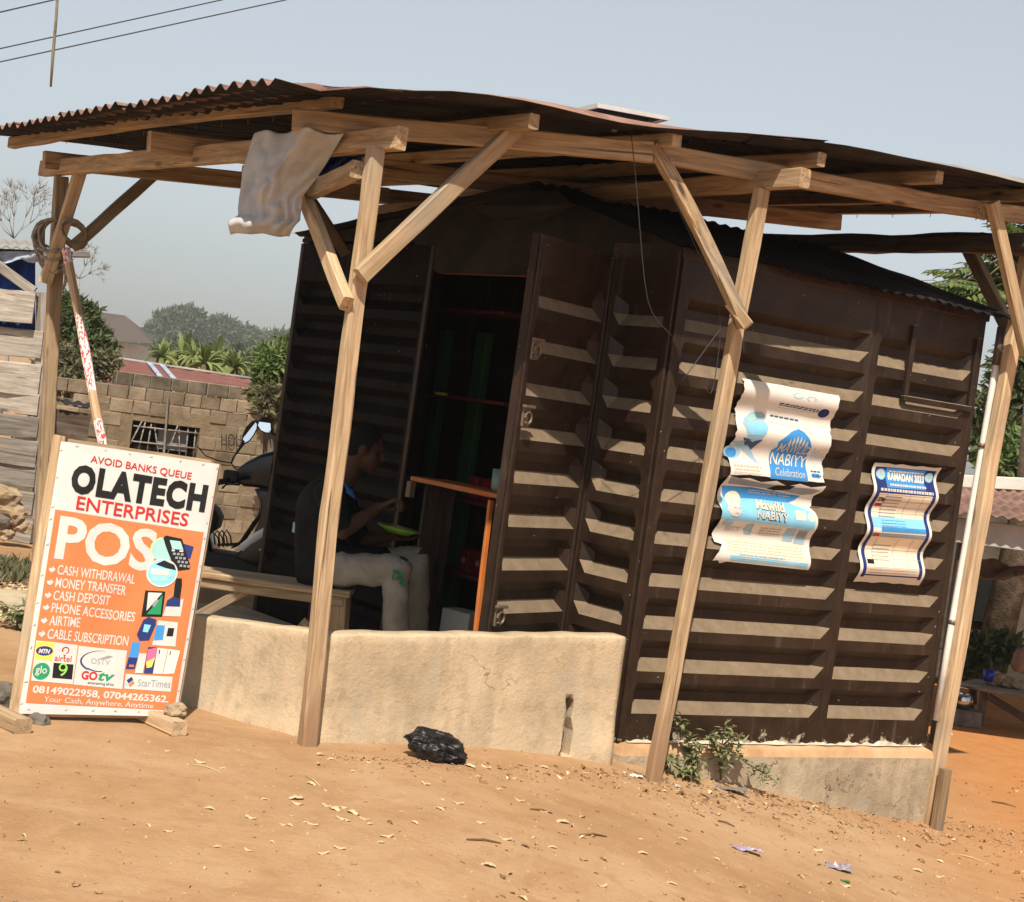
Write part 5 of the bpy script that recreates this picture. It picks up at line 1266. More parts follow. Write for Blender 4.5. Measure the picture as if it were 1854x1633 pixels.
for (out, stem, Y) in (([(440, 798), (441, 787), (447, 774), (456, 765), (463, 763), (466, 768), (465, 776), (459, 788), (451, 798), (443, 802)], [(419, 838), (424, 826), (434, 812), (443, 798)], 10.25),
                       ([(467, 770), (470, 762), (478, 757), (486, 757), (490, 764), (491, 778), (489, 783), (482, 783), (473, 779)], [(518, 812), (512, 800), (502, 790), (487, 780)], 10.85)):
    pts = [P(x, y, Y) for x, y in out]; cc = sum(pts, Vector())/len(pts); n = len(pts)
    tube("mirror_stem", [P(x, y, Y) for x, y in stem], [.006, .006, .008, .014], BIKED, bike)
    big = [cc+(p-cc)*1.16 for p in pts]
    V = [p+Vector((0, -.006, 0)) for p in big]+[cc+(p-cc)*1.0+Vector((.0, .035, 0)) for p in pts]
    mr = mk("mirror", V, [list(range(n)), list(range(n, 2*n))[::-1]]+[[i, i+n, (i+1) % n+n, (i+1) % n] for i in range(n)], BIKED, bike)
    V = [cc+(p-cc)*.97+Vector((0, -.0085, 0)) for p in pts]+[cc+(p-cc)*.97+Vector((0, -.0062, 0)) for p in pts]
    # the glass is tipped up so that it shows the sky
    for i in range(2*n): V[i] = V[i]+Vector((0, (V[i].z-cc.z)*.13-(V[i].x-cc.x)*(.22 if Y < 10.5 else .0), 0))
    mk("glass", V, [list(range(n)), list(range(n, 2*n))[::-1]]+[[i, i+n, (i+1) % n+n, (i+1) % n] for i in range(n)], GLASS, mr)
V = []; Fc = []
for dy in (-.10, -.03, .04, .11): tube_geo([P(424, 990, YB)+Vector((0, dy, 0)), P(440, 978, YB)+Vector((0, dy, 0)), P(462, 945, YB)+Vector((0, dy, 0)), P(474, 930, YB)+Vector((0, dy, 0)), P(476, 918, YB)+Vector((0, dy, 0))], .006, 6, True, V, Fc)
for (x, y) in ((430, 987), (452, 962), (462, 945), (474, 928)): tube_geo([P(x, y, YB)+Vector((0, -.11, 0)), P(x, y, YB)+Vector((0, .12, 0))], .006, 6, True, V, Fc)
for k in range(4): tube_geo([P(386+k*6, 985, YB)+Vector((0, -.1+.05*k, 0)), P(384+k*6, 968, YB)+Vector((0, -.1+.05*k, 0)), P(390+k*6, 960, YB)+Vector((0, -.1+.05*k, 0)), P(400+k*5, 972, YB)+Vector((0, -.1+.05*k, 0)), P(402+k*5, 990, YB)+Vector((0, -.1+.05*k, 0))], .005, 6, True, V, Fc)
tube_geo([P(400, 984, YB)+Vector((0, -.12, 0)), P(440, 982, YB)+Vector((0, -.12, 0))], .010, 6, True, V, Fc)
mk("carrier_rack", V, Fc, BIKED, bike, True)
prof("mudguard", [(520, 1000), (545, 988), (575, 1000), (588, 1030), (575, 1022), (548, 1008), (525, 1014)], YB, .055, BIKE, .01)

# ------------------------------------------------------------------ things lying on the ground
def blob(name, c, r, mat, seed, crump=.3, fine=.08, sub=4, par=None, smooth=True):
    bm = bmesh.new(); bmesh.ops.create_icosphere(bm, subdivisions=sub, radius=1)
    for v in bm.verts:
        p = v.co.copy(); k = 1+crump*noise.noise(p*1.6+Vector((seed, 0, 0)))+fine*noise.noise(p*5+Vector((seed, 3, 0)))
        v.co = c+Vector((p.x*r[0]*k, p.y*r[1]*k, p.z*r[2]*k))
    return mkbm(name, bm, mat, par, smooth)
BAGM = plain("black_polythene", (.010, .010, .011), .42, 0, .35)
bm = bmesh.new(); bmesh.ops.create_icosphere(bm, subdivisions=6, radius=1)
bc = gp(788, 1374); bc.z += .050
for v in bm.verts:
    p = v.co.copy(); q = p*1.0
    wr = abs(noise.noise(p*1.5+Vector((4, 0, 0))))*.42+abs(noise.noise(p*3.0+Vector((1, 7, 0))))*.20+abs(noise.noise(p*6+Vector((3, 3, 3))))*.05
    k = 1.08-wr+.2*noise.noise(p*1.1+Vector((9, 2, 1)))
    hgt = .066*(1.05-.35*smooth(.0, 1.0, p.x))*(1-.55*smooth(-.55, -1.0, p.x))
    v.co = bc+Vector((p.x*.128*k, p.y*.085*k, max(-.046, p.z*hgt*k)))
    v.co.z += -.025*p.x
tag(mkbm("plastic_bag", bm, BAGM, None, False), "crumpled black polythene bag lying at the foot of the low wall", "bag")
STONE = mottled("pale_stone", [(.22, .16, .095), (.34, .255, .165), (.45, .35, .24)], 9, .9, .5, .01); STONED = mottled("dark_stone", [(.08, .07, .06), (.15, .13, .11), (.24, .21, .18)], 9, .9, .5, .01)
c = gp(312, 1326)+Vector((-.01, .05, .078)); tag(blob("stone", c, (.050, .038, .026), STONE, 3, .45, .15, 3, None, False), "pale broken stone resting on the right foot of the orange sign", "stone")
c = P(68, 1308, 6.21); c.z = zg(c.x, c.y)-.012; tag(blob("stone", c+Vector((0, 0, .022)), (.042, .03, .026), STONED, 5, .4, .15, 3, None, False), "dark grey stone under the orange sign beside its left foot", "stone")
c = gp(12, 1284); tag(blob("stone", c+Vector((-.02, .0, .045)), (.06, .06, .055), STONED, 8, .4, .15, 3, None, False), "grey rough stone at the left edge beside the orange sign", "stone")
# pale chips of bark and husk
CHIP = mottled("pale_chip", [(.45, .32, .18), (.60, .46, .28), (.72, .58, .40)], 12, .9, .2, .003); LEAFD = mottled("dead_leaf", [(.11, .06, .032), (.19, .11, .055), (.29, .18, .095)], 12, .9, .2, .003)
def flake(name, c, L, w_, ang, mat, curl, seed, thick=.003):
    r = random.Random(seed); V = []; n = 6
    for i in range(n+1):
        t = i/n; ww = w_*(.35+.65*math.sin(math.pi*min(.97, max(.06, t))))*r.uniform(.7, 1.2)
        x = (t-.5)*L; z = curl*(1-(2*t-1)**2)*(-1 if seed % 2 else 1)+thick
        for s in (-1, 1): V.append((x+r.uniform(-.1, .1)*w_, s*ww/2, z+.3*curl*s*r.uniform(-1, 1)))
    V += [(x, y, z+thick) for x, y, z in V]; m_ = 2*(n+1); Fc = []
    for i in range(n):
        a = 2*i; Fc.append([a, a+1, a+3, a+2]); Fc.append([m_+a, m_+a+2, m_+a+3, m_+a+1]); Fc.append([a, a+2, m_+a+2, m_+a]); Fc.append([a+1, m_+a+1, m_+a+3, a+3])
    Fc += [[0, m_, m_+1, 1], [2*n, 2*n+1, m_+2*n+1, m_+2*n]]
    ca, sa = math.cos(ang), math.sin(ang); mz = min(v[2] for v in V)
    return [c+Vector((x*ca-y*sa, x*sa+y*ca, z-mz-.001)) for x, y, z in V], Fc
chips = [(600, 1375), (668, 1381), (640, 1397), (362, 1381), (404, 1392), (302, 1360), (563, 1420), (590, 1432), (268, 1495), (305, 1506), (380, 1465), (454, 1482), (537, 1447), (537, 1456), (480, 1448), (592, 1460), (606, 1466), (622, 1463), (637, 1472), (618, 1483), (630, 1487), (565, 1493), (553, 1490), (512, 1494), (524, 1495), (660, 1484), (670, 1493), (700, 1515), (690, 1526), (585, 1546), (393, 1534), (448, 1540), (492, 1525), (615, 1537), (884, 1568), (880, 1390), (850, 1388), (930, 1410), (905, 1430), (770, 1420), (800, 1448), (830, 1455), (795, 1465), (940, 1450), (985, 1390), (1060, 1400), (1160, 1520), (1226, 1432), (1236, 1520), (1480, 1540), (1700, 1560), (1785, 1565), (1720, 1330), (1840, 1433), (1297, 1556), (1090, 1605), (1163, 1545), (1700, 1588), (1660, 1577), (1530, 1605), (1215, 1600), (985, 1470), (1020, 1490), (870, 1490), (750, 1490), (915, 1520), (1000, 1535)]
rc = random.Random(11)
for k, (x, y) in enumerate(chips):
    L = rc.uniform(.018, .052); V, Fc = flake("chip", gp(x, y), L, L*rc.uniform(.3, .55), rc.uniform(-.8, .6), CHIP, L*.14, k)
    tag(mk("wood_chip", V, Fc, CHIP), "small pale chip lying on the bare red earth", "wood chip", "pale chips scattered over the earth")
Vl = []; Fl = []
for k in range(2600):
    u = rc.random()
    if u < .50: x = rc.uniform(1150, 1854); y = 1393+(x-1100)*.15+abs(rc.gauss(0, 26))
    elif u < .68: x = 1854-950*rc.random()**1.5; y = rc.uniform(1400, 1633)
    elif u < .88: x = rc.uniform(580, 1150); y = 1366+(x-580)*.05+abs(rc.gauss(0, 14))
    else: x = rc.uniform(0, 1000); y = rc.uniform(1340, 1633)
    if y > 1640: continue
    L = min(.05, .005+rc.expovariate(110))*(1.0 if x > 1000 else .7); v, f = flake("", gp(x, y), L, L*rc.uniform(.2, .6), rc.uniform(0, 3.1), None, L*.25, k, .0015); b = len(Vl); Vl += v; Fl += [[b+i for i in q] for q in f]
tag(mk("dry_litter", Vl, Fl, [LEAFD, CHIP, mottled("brown_litter", [(.26, .155, .085), (.36, .235, .135), (.45, .31, .19)], 12, .9, .2, .003)], None, False, [(0, 2, 2, 0, 2, 2, 1, 2, 0, 2, 2, 2, 0)[(i//26) % 13] for i in range(len(Fl))]), kind="stuff")
Vl = []; Fl = []
for k in range(1500):
    x = 1854*rc.random()**.55; y = rc.uniform(1330+max(0, x-1100)*.2, 1640)
    c = gp(x, y); r = abs(rc.gauss(.002, .0025))+.0014; b = len(Vl)
    pts = [Vector((1, 0, 0)), Vector((-.5, .86, 0)), Vector((-.5, -.86, 0)), Vector((0, 0, .9))]; a = rc.uniform(0, 6)
    for p in pts: Vl.append(c+Vector((p.x*math.cos(a)-p.y*math.sin(a), p.x*math.sin(a)+p.y*math.cos(a), p.z-.1))*r*rc.uniform(.7, 1.3))
    Fl += [[b, b+1, b+3], [b+1, b+2, b+3], [b+2, b, b+3], [b, b+2, b+1]]
tag(mk("grit", Vl, Fl, mottled("grit", [(.24, .13, .065), (.38, .24, .13), (.50, .36, .22)], 20, .95, 0)), kind="stuff")
sticks = [((845, 1521), (907, 1528), .006, "thin dark stick lying on the open earth in front of the low wall"), ((345, 1384), (398, 1398), .003, "thin dry twig lying across the earth between the sign and the centre post"), ((552, 1405), (580, 1424), .003, "short thin twig on the earth below the centre post"), ((1735, 1548), (1782, 1562), .005, "pale straight stick on the earth at lower right"), ((1050, 1513), (1098, 1516), .007, "rough dark twig lying below the weeds"), ((1300, 1487), (1330, 1498), .007, "short brown twig on the slope below the weeds"), ((1795, 1452), (1840, 1462), .008, "dark curved twig by the right edge"), ((960, 1466), (1000, 1474), .006, "dark flat twig on the earth at the foot of the slope")]
for (a, b, r, l) in sticks:
    p, q = gp(*a), gp(*b); mid = p.lerp(q, .5)+Vector((0, .01, .004)); tag(tube("twig", [p+Vector((0, 0, r*.5)), mid+Vector((0, 0, r*.5)), q+Vector((0, 0, r*.5))], [r*.5, r*.6, r*.3], LEAFD if r > .0045 and "pale" not in l else CHIP, None, 6), l, "twig")
def wrapper(px, r, mat, seed, label, cat="wrapper"):
    c = gp(*px); bm = bmesh.new(); bmesh.ops.create_grid(bm, x_segments=14, y_segments=10, size=1)
    for v in bm.verts:
        p = v.co.copy(); h = .35*abs(noise.noise(p*1.7+Vector((seed, 0, 0))))+.18*abs(noise.noise(p*4+Vector((seed, 5, 0))))
        k = 1+.35*noise.noise(p*1.2+Vector((0, seed, 0))); v.co = c+Vector((p.x*r[0]*k, p.y*r[1]*k, .004+h*r[2]))
    o = mkbm("wrapper", bm, mat, None, False); o.modifiers.new("thick", 'SOLIDIFY').thickness = .0012
    return tag(o, label, cat)
CLEAR = plain("pale_plastic_film", (.25, .22, .24), .25); 
wrapper((1518, 1573), (.055, .035, .09), CLEAR, 4, "crumpled clear plastic sachet on the litter at lower right"); wrapper((1345, 1540), (.075, .02, .06), plain("lilac_film", (.28, .24, .36), .3), 9, "long flattened lilac plastic sachet on the slope")
wrapper((1236, 1380), (.012, .010, .04), plain("blue_cap", (.02, .03, .30), .4), 2, "tiny dark blue wrapper at the root of the weeds"); wrapper((1152, 1407), (.028, .016, .03), plain("white_film", (.62, .64, .55), .4), 6, "pale greenish scrap of plastic beside the second post"); wrapper((1226, 1425), (.010, .02, .03), WHITE, 7, "small white scrap of plastic below the weeds")
wrapper((1310, 1428), (.12, .03, .03), plain("grey_rag", (.16, .14, .13), .8), 12, "flat grey scrap of sheeting under the weeds", "scrap")
wrapper((1530, 1597), (.020, .012, .012), plain("green_leaf", (.03, .13, .03), .5), 13, "single fresh green leaf fallen at lower right", "leaf")

# ------------------------------------------------------------------ vegetation
def leafy(V, Fc, c, L, wd, d, up, fold=.25):
    """one pointed leaf: two folded halves"""
    d = d.normalized(); s = d.cross(up)
    if s.length < 1e-4: s = Vector((1, 0, 0))
    s = s.normalized(); n = s.cross(d); b = len(V)
    V += [c, c+d*L*.45+s*wd/2+n*fold*wd, c+d*L, c+d*L*.45-s*wd/2+n*fold*wd]
    Fc += [[b, b+1, b+2], [b, b+2, b+3]]
G1 = leaf_mat("weed_leaf", (.11, .155, .065), (.36, .35, .18)); G2 = leaf_mat("tree_leaf", (.030, .052, .016), (.115, .140, .055)); G6 = leaf_mat("yellow_green_leaf", (.10, .145, .045), (.25, .29, .10)); G3 = leaf_mat("bright_leaf", (.065, .12, .030), (.19, .25, .08)); G4 = leaf_mat("hazy_leaf", (.045, .075, .035), (.13, .17, .085)); G5 = leaf_mat("dry_leaf", (.10, .105, .055), (.22, .20, .11)); STEM = mottled("stem", [(.07, .06, .03), (.14, .11, .06)], 9); BARK = mottled("bark", [(.06, .045, .03), (.12, .09, .065), (.20, .16, .12)], 8, .95, .6, .02)
def rdir(r): 
    while True:
        v = Vector((r.uniform(-1, 1), r.uniform(-1, 1), r.uniform(-1, 1)))
        if .05 < v.length < 1: return v.normalized()
def weed(label, base, stems, seed, dens=34, L0=.034):
    r = random.Random(seed); t = thing("weed", base, label, "weed", "weeds against the plinth"); Vs = []; Fs = []; V = []; Fc = []
    for pts in stems:
        tube_geo(pts, [.005]+[.003]*(len(pts)-2)+[.0015], 5, True, Vs, Fs)
        for k in range(dens*len(pts)//2):
            u = r.uniform(.12, 1)*(len(pts)-1); i = min(int(u), len(pts)-2); c = pts[i].lerp(pts[i+1], u-i)+rdir(r)*r.uniform(0, .045)
            d = rdir(r); d.z = d.z*.5-.15; leafy(V, Fc, c, r.uniform(.5, 1.35)*L0, r.uniform(.35, .6)*L0, d, Vector((0, 0, 1)))
    mk("stems", Vs, Fs, STEM, t, True); mk("foliage", V, Fc, G1, t)
def wp(x, y, o=.1): return onpl(x, y, C1, C2, o)
weed("taller upright weed growing beside the second front post", gp(1245, 1408), [[wp(1246, 1402, .10), wp(1250, 1360, .09), wp(1240, 1325, .10), wp(1222, 1298, .1)], [wp(1246, 1402, .1), wp(1260, 1370, .1), wp(1258, 1345, .12)], [wp(1240, 1402, .1), wp(1218, 1385, .12), wp(1206, 1365, .12)], [wp(1245, 1404, .11), wp(1262, 1398, .16), wp(1230, 1395, .17)]], 4, 42, .044)
weed("sprawling weed with a long branch trailing over the plinth", gp(1305, 1418), [[wp(1305, 1412, .12), wp(1302, 1370, .1), wp(1310, 1335, .11), wp(1315, 1312, .12)], [wp(1302, 1390, .12), wp(1320, 1358, .14), wp(1352, 1382, .16), wp(1380, 1398, .17), wp(1404, 1414, .18)], [wp(1303, 1370, .1), wp(1292, 1345, .12), wp(1284, 1332, .13)], [wp(1308, 1350, .12), wp(1330, 1330, .13), wp(1340, 1350, .14)]], 7, 32, .044)
def crown(nm, blobs, n, L, mat, par, seed, wr=.42, droop=-.1):
    r = random.Random(seed); V = []; Fc = []; tot = sum(b[1][0]*b[1][1]+b[1][0]*b[1][2] for b in blobs)
    for c, rad in blobs:
        k = int(n*(rad[0]*rad[1]+rad[0]*rad[2])/tot); ncl = max(5, k//42)
        cl = []
        for i in range(ncl):
            d = rdir(r); q = r.uniform(.5, 1)**.6; cl.append(Vector((d.x*rad[0]*q, d.y*rad[1]*q, d.z*rad[2]*q)))
        s = .34*(rad[0]*rad[1]*rad[2])**(1/3)*(10/ncl)**.2
        for i in range(k):
            p = r.choice(cl)+Vector((r.gauss(0, s), r.gauss(0, s), r.gauss(0, s*.75)))
            d = rdir(r); d.z += droop; leafy(V, Fc, c+p, L*r.uniform(.6, 1.4), L*wr*r.uniform(.8, 1.2), d, rdir(r))
    return mk(nm, V, Fc, mat, par)
def tree(label, px, py, Y, blobs, n, L, mat, seed, group=None, nm="tree", cat="tree", zb=None, trunk=.06, base=None):
    """blobs: (px, py, rx, ry) in the picture at depth Y, turned into real sizes"""
    s = Y/FOC; b3 = [(P(x, y, Y+dy), (rx*s, (rx+ry)/2*s*.9, ry*s)) for x, y, rx, ry, dy in blobs]
    c = P(px, py, Y); g = zg(c.x, c.y) if zb is None else zb; b = Vector((c.x, c.y, g))
    t = thing(nm, b, label, cat, group); V = []; Fc = []
    tp = b3[0][0]; tube_geo([b, b.lerp(tp, .5)+Vector((trunk, 0, 0)), tp], [trunk, trunk*.8, trunk*.5], 8, True, V, Fc)
    for q, _ in b3[1:]: tube_geo([b.lerp(tp, .45), b.lerp(tp, .6).lerp(q, .4), q], [trunk*.5, trunk*.35, trunk*.2], 6, True, V, Fc)
    mk("trunk", V, Fc, BARK, t, True); crown("crown", b3, n, L, mat, t, seed); return t
tree("leafy green bush rising behind the far left post, in front of the brown hip roof", 150, 760, 19.5, [(140, 600, 26, 46, 0), (125, 556, 16, 24, .4), (165, 640, 32, 34, -.3), (130, 670, 40, 40, 0), (172, 600, 18, 24, .3), (158, 572, 14, 20, 0)], 9000, .10, G2, 21, nm="bush", cat="bush")
tree("dry brownish bush sprawling low beside the far left post", 150, 790, 18.8, [(140, 680, 40, 30, 0), (115, 650, 24, 30, 0), (190, 655, 24, 20, 0)], 3600, .085, G5, 22, nm="bush", cat="bush")
tree("green bush growing up against the far corner of the dark kiosk", 520, 780, 16.8, [(505, 670, 34, 40, 0), (490, 700, 24, 34, 0), (525, 640, 22, 30, .4), (480, 640, 14, 16, .5)], 6000, .095, G3, 23, nm="bush", cat="bush")
tree("dry thin bush at the right end of the block wall", 500, 790, 16.4, [(492, 735, 22, 40, 0), (480, 715, 26, 18, 0)], 900, .11, G5, 24, nm="bush", cat="bush")
far = [("pale crowned tree with feathery top, tallest on the skyline", 330, [(325, 590, 40, 24, 0), (310, 610, 44, 22, 0), (340, 572, 26, 12, 1), (290, 600, 20, 14, 0)]), ("broad hazy tree to the right of the pale crowned tree", 390, [(385, 605, 46, 20, 0), (400, 590, 26, 14, 0), (370, 625, 50, 22, 0)]), ("hazy tree on the skyline left of the kiosk corner", 450, [(450, 622, 44, 22, 0), (430, 612, 24, 16, 0), (470, 640, 44, 22, 0)]), ("hazy tree on the skyline partly behind the kiosk corner", 515, [(512, 625, 30, 20, 0), (525, 640, 40, 26, 0)]), ("low hazy tree filling the gap below the brown hip roof", 240, [(240, 640, 40, 18, 0), (215, 650, 30, 16, 0), (265, 648, 40, 18, 0)])]
for k, (l, px, bl) in enumerate(far): tree(l, px, 720, 330+12*(k % 3), bl, 15000, 1.4, G4, 40+k, "far trees on the skyline", zb=-1.2, trunk=1.0)
mid = [("mid distance green tree between the banana plants and the kiosk corner", 470, [(470, 662, 40, 18, 0), (440, 652, 34, 16, 1), (500, 672, 34, 20, 0), (455, 676, 40, 14, 0)]), ("mid distance green tree behind the banana plants, right of the brown hip roof", 360, [(350, 640, 44, 14, 0), (310, 636, 30, 14, 1), (400, 645, 40, 16, 0)])]
for k, (l, px, bl) in enumerate(mid): tree(l, px, 720, 95+8*k, bl, 7000, .46, G4, 140+k, None, zb=-1.2, trunk=.3)
def palm(label, px, py, Y, H, n, seed, Lf=1.3, group=None):
    r = random.Random(seed); c = P(px, py, Y); b = Vector((c.x, c.y, zg(c.x, c.y))); t = thing("banana_plant", b, label, "banana plant", group); top = c
    tube("stem", [b, top], [.10, .07], STEM, t); V = []; Fc = []
    for k in range(n):
        a = k*2.4+r.uniform(-.3, .3); up_a = r.uniform(.25, 1.3); L = Lf*r.uniform(.75, 1.15); d = Vector((math.cos(a)*math.cos(up_a), math.sin(a)*math.cos(up_a), math.sin(up_a))); s = d.cross(Vector((0, 0, 1))).normalized(); pts = []
        for i in range(9):
            q = i/8; p = top+d*L*q+Vector((0, 0, -.95*L*q*q*math.cos(up_a))); wd = (.085*L)*math.sin(math.pi*min(.98, .06+.94*q))**.7*(1 if i % 2 else .9)
            bb = len(V); V += [p-s*wd-Vector((0, 0, wd*.4)), p, p+s*wd-Vector((0, 0, wd*.4))]
            if i: Fc += [[bb-3, bb-2, bb+1, bb], [bb-2, bb-1, bb+2, bb+1]]
    mk("foliage", V, Fc, G6, t, False)
BL_ = ["nearest the white house wall", "left of the pale roof strips", "directly above the pale roof strips", "tallest, in the middle of the clump", "lowest, in the middle of the clump", "with its leaves over the roof ridge", "second from the kiosk end of the clump", "nearest the kiosk end of the clump"]
for k, (px, py) in enumerate(((292, 648), (312, 650), (332, 652), (352, 648), (372, 660), (390, 656), (408, 664), (424, 668))): palm("banana plant behind the red roof, "+BL_[k], px, py, 27+1.1*((k*3) % 4), 1, 26, 60+k, .46+.10*(k % 3), "banana plants behind the red roof")
# bare tree beyond the shack
def bare(label, px, py, Y, py0, seed, spread, H):
    r = random.Random(seed); c = P(px, py, Y); b = Vector((c.x, c.y, zg(c.x, c.y))); t = thing("bare_tree", b, label, "tree"); V = []; Fc = []
    j0 = P(px, py0, Y); tube_geo([b, b.lerp(j0, .5)+Vector((.1, 0, 0)), j0], [.05, .03, .016], 7, True, V, Fc)
    def br(p, d, L, rad, lv):
        q = p+d*L; m_ = p.lerp(q, .5)+rdir(r)*L*.1; tube_geo([p, m_, q], [rad, rad*.8, rad*.55], 5, True, V, Fc)
        if lv: 
            for _ in range(4): br(q, (d+rdir(r)*.75+Vector((0, 0, .12))).normalized(), L*r.uniform(.6, .85), max(.0028, rad*.6), lv-1)
    for k in range(spread): br(j0, (Vector((r.uniform(-1, 1), r.uniform(-.5, .5), r.uniform(.3, 1)))).normalized(), H*r.uniform(.8, 1.3), .008, 3)
    mk("branches", V, Fc, mottled("grey_twigs", [(.22, .20, .18), (.32, .29, .26)], 5), t, True)
bare("bare grey branched tree behind the wooden shack", 25, 520, 24, 432, 3, 6, .28)
bare("small bare bush of grey twigs just right of the far left post", 142, 560, 20, 505, 5, 4, .14)

# ------------------------------------------------------------------ left background: shack, block wall, houses
sx_ = 12.6
shack = thing("shack", (P(-60, 900, sx_).x, sx_+.4, .1), "weathered plank shack with blue tarpaulin under its tin roof at the left edge", "shack")
for k, (y0, y1, xr, dy, yr) in enumerate(((530, 588, 62, -.06, 8), (600, 655, 76, 0, 14), (655, 720, 72, -.01, 10), (716, 757, 70, .01, 8), (755, 797, 69, 0, 8), (795, 845, 67, -.01, 8), (843, 890, 64, .01, 8), (890, 935, 60, 0, 8), (935, 985, 58, 0, 8))):
    a, b = P(xr-380, (y0+y1)/2-52+yr-8, sx_+dy+.0), P(xr, (y0+y1)/2, sx_+dy)
    timber("plank", a, b+Vector((0, 0, .012*math.sin(k*2.3))), .028, (y1-y0)*sx_/FOC*(.90 if k else 1.0), WOODG if k > 3 else WOODL, shack, rough=.012, n=14)
timber("corner_post", P(72, 950, sx_+.05), P(80, 530, sx_+.05), .08, .10, WOODG, shack, up=Vector((1, 0, 0)), n=8)
timber("stay", P(-20, 468, sx_-.05), P(62, 528, sx_-.05), .04, .075, WOODG, shack, n=5)
timber("beam", P(-60, 455, sx_+.1), P(163, 461, sx_+.35), .06, .05, WOODG, shack, n=6)
V = [P(x, y+3*math.sin(x*.11+y*.2), sx_+.12+.03*math.sin(x*.25)*(1 if y < 500 else .6)) for y in range(458, 640, 10) for x in range(-320, 72, 8)]; nx_ = len(range(-320, 72, 8)); ny_ = len(range(458, 640, 10))
mk("tarpaulin", V, [[j*nx_+i, (j+1)*nx_+i, (j+1)*nx_+i+1, j*nx_+i+1] for j in range(ny_-1) for i in range(nx_-1)], BLUET, shack, True)
LTB = mottled("pale_blue_tarpaulin", [(.18, .24, .36), (.34, .40, .52), (.50, .55, .62)], 5, .5, .3, .01)
V = []
for j in range(5):
    for i in range(40):
        x = -320+i*10; V.append(P(x, 455+j*4.5+(4*math.sin(x*.13)+3*math.sin(x*.31))*(j/4), sx_-.06-.03*math.sin(j*1.3+x*.1)))
mk("tarpaulin_fold", V, [[j*40+i, (j+1)*40+i, (j+1)*40+i+1, j*40+i+1] for j in range(4) for i in range(39)], LTB, shack, True)
def corr(nm, p00, p10, p01, p11, mat, par, pitch=.076, amp=.010, along=24, th=.004):
    """corrugated sheet: ridges run from p00 to p01; the waves are counted from p00 to p10"""
    Wd = (p10-p00).length; N = max(8, int(Wd/pitch*6)); V = []; Fc = []; nrm = (p10-p00).cross(p01-p00).normalized(); nrm = nrm if nrm.z > 0 else -nrm
    for i in range(N+1):
        s = i/N
        for j in range(along//4+1):
            t = j/(along//4); V.append(p00.lerp(p10, s).lerp(p01.lerp(p11, s), t)+nrm*(amp*math.sin(2*math.pi*s*Wd/pitch)+.012*noise.noise(Vector((s*4, t*4, Wd)))))
    m_ = along//4+1
    for i in range(N):
        for j in range(m_-1): Fc.append([i*m_+j, (i+1)*m_+j, (i+1)*m_+j+1, i*m_+j+1])
    nv = len(V); V += [v-nrm*th for v in V]; Fc += [[k+nv for k in f[::-1]] for f in Fc]
    return mk(nm, V, Fc, mat, par, True)
corr("roof_sheet", P(-330, 432, sx_-.2), P(64, 452, sx_-.1), P(-330, 412, sx_+1.6), P(58, 436, sx_+1.7), ZINC, shack)
corr("lean_to_roof", P(106, 727, 12.9), P(166, 739, 13.0), P(95, 719, 13.9), P(166, 731, 14.0), DARKR, shack)
timber("lean_to_board", P(80, 762, 12.95), P(161, 775, 13.05), .04, .22, WOODD, shack, n=5)
timber("lean_to_stay", P(104, 812, 12.95), P(134, 790, 12.95), .04, .06, WOODD, shack, n=3)
# block wall
def block_mat(name, cols):
    m = mottled(name, cols, 3.2, .95, .5, .02); nd, ln = m.node_tree.nodes, m.node_tree.links; b = nd['Principled BSDF']; src = b.inputs['Base Color'].links[0].from_socket
    g = nd.new('ShaderNodeNewGeometry'); h = nd.new('ShaderNodeHueSaturation'); ln.new(rng(nd, ln, g.outputs['Random Per Island'], -1.6, 1.0), h.inputs['Value']); ln.new(src, h.inputs['Color']); ln.new(h.outputs[0], b.inputs['Base Color']); return m
BLK = block_mat("mud_block", [(.17, .13, .09), (.29, .23, .16), (.40, .325, .23)]); BLKD = block_mat("mossy_block", [(.07, .058, .045), (.15, .125, .095), (.27, .225, .165)]); MORT = mottled("mud_mortar", [(.17, .125, .08), (.27, .205, .135)], 5, .95, .5, .02)
wA, wB = P(60, 700, 16.6), P(545, 712, 18.0); wA.z = wB.z = 0; wd_ = (wB-wA).normalized(); wn = Vector((wd_.y, -wd_.x, 0)); WL = (wB-wA).length
bwall = thing("block_wall", wA.lerp(wB, .5)+Vector((0, 0, -1.2)), "weathered tan block wall with a barred window, behind the motorcycle", "wall")
def wpl(x, y): q = onpl(x, y, wA, wB); return (q-wA).dot(wd_), q.z
ws0, wz1 = wpl(238, 760); ws1, wz0 = wpl(352, 836); wz0 = min(wz0, wpl(238, 815)[1]); wz1 = max(wz1, wpl(340, 775)[1])
bm = bmesh.new(); rb_ = random.Random(2); bh = .142; bl = .20; row = 0; z = -1.3; ang = math.atan2(wd_.y, wd_.x)
while z < 1.30:
    s = -.1*(row % 2)-rb_.uniform(0, .05)
    while s < WL:
        L = bl*rb_.uniform(.85, 1.2); top = z > 1.12
        miss = (z+bh > wz0 and z < wz1 and s+L > ws0 and s < ws1) or (z > 1.12 and noise.noise(Vector((s*1.3, 0, 0))) > .12) or rb_.random() < .012
        if not miss:
            c = wA+wd_*(s+L/2)+Vector((0, 0, z+bh/2))+wn*rb_.uniform(-.024, -.006)
            box_bm(bm, c, (L-rb_.uniform(.006, .014), .14, bh-rb_.uniform(.005, .014)), rz(ang+rb_.uniform(-.025, .025)), .006, 1, 1 if (top or rb_.random() < .05) else 0)
        s += L
    z += bh; row += 1
mkbm("blocks", bm, [BLK, BLKD], bwall)
bm = bmesh.new()
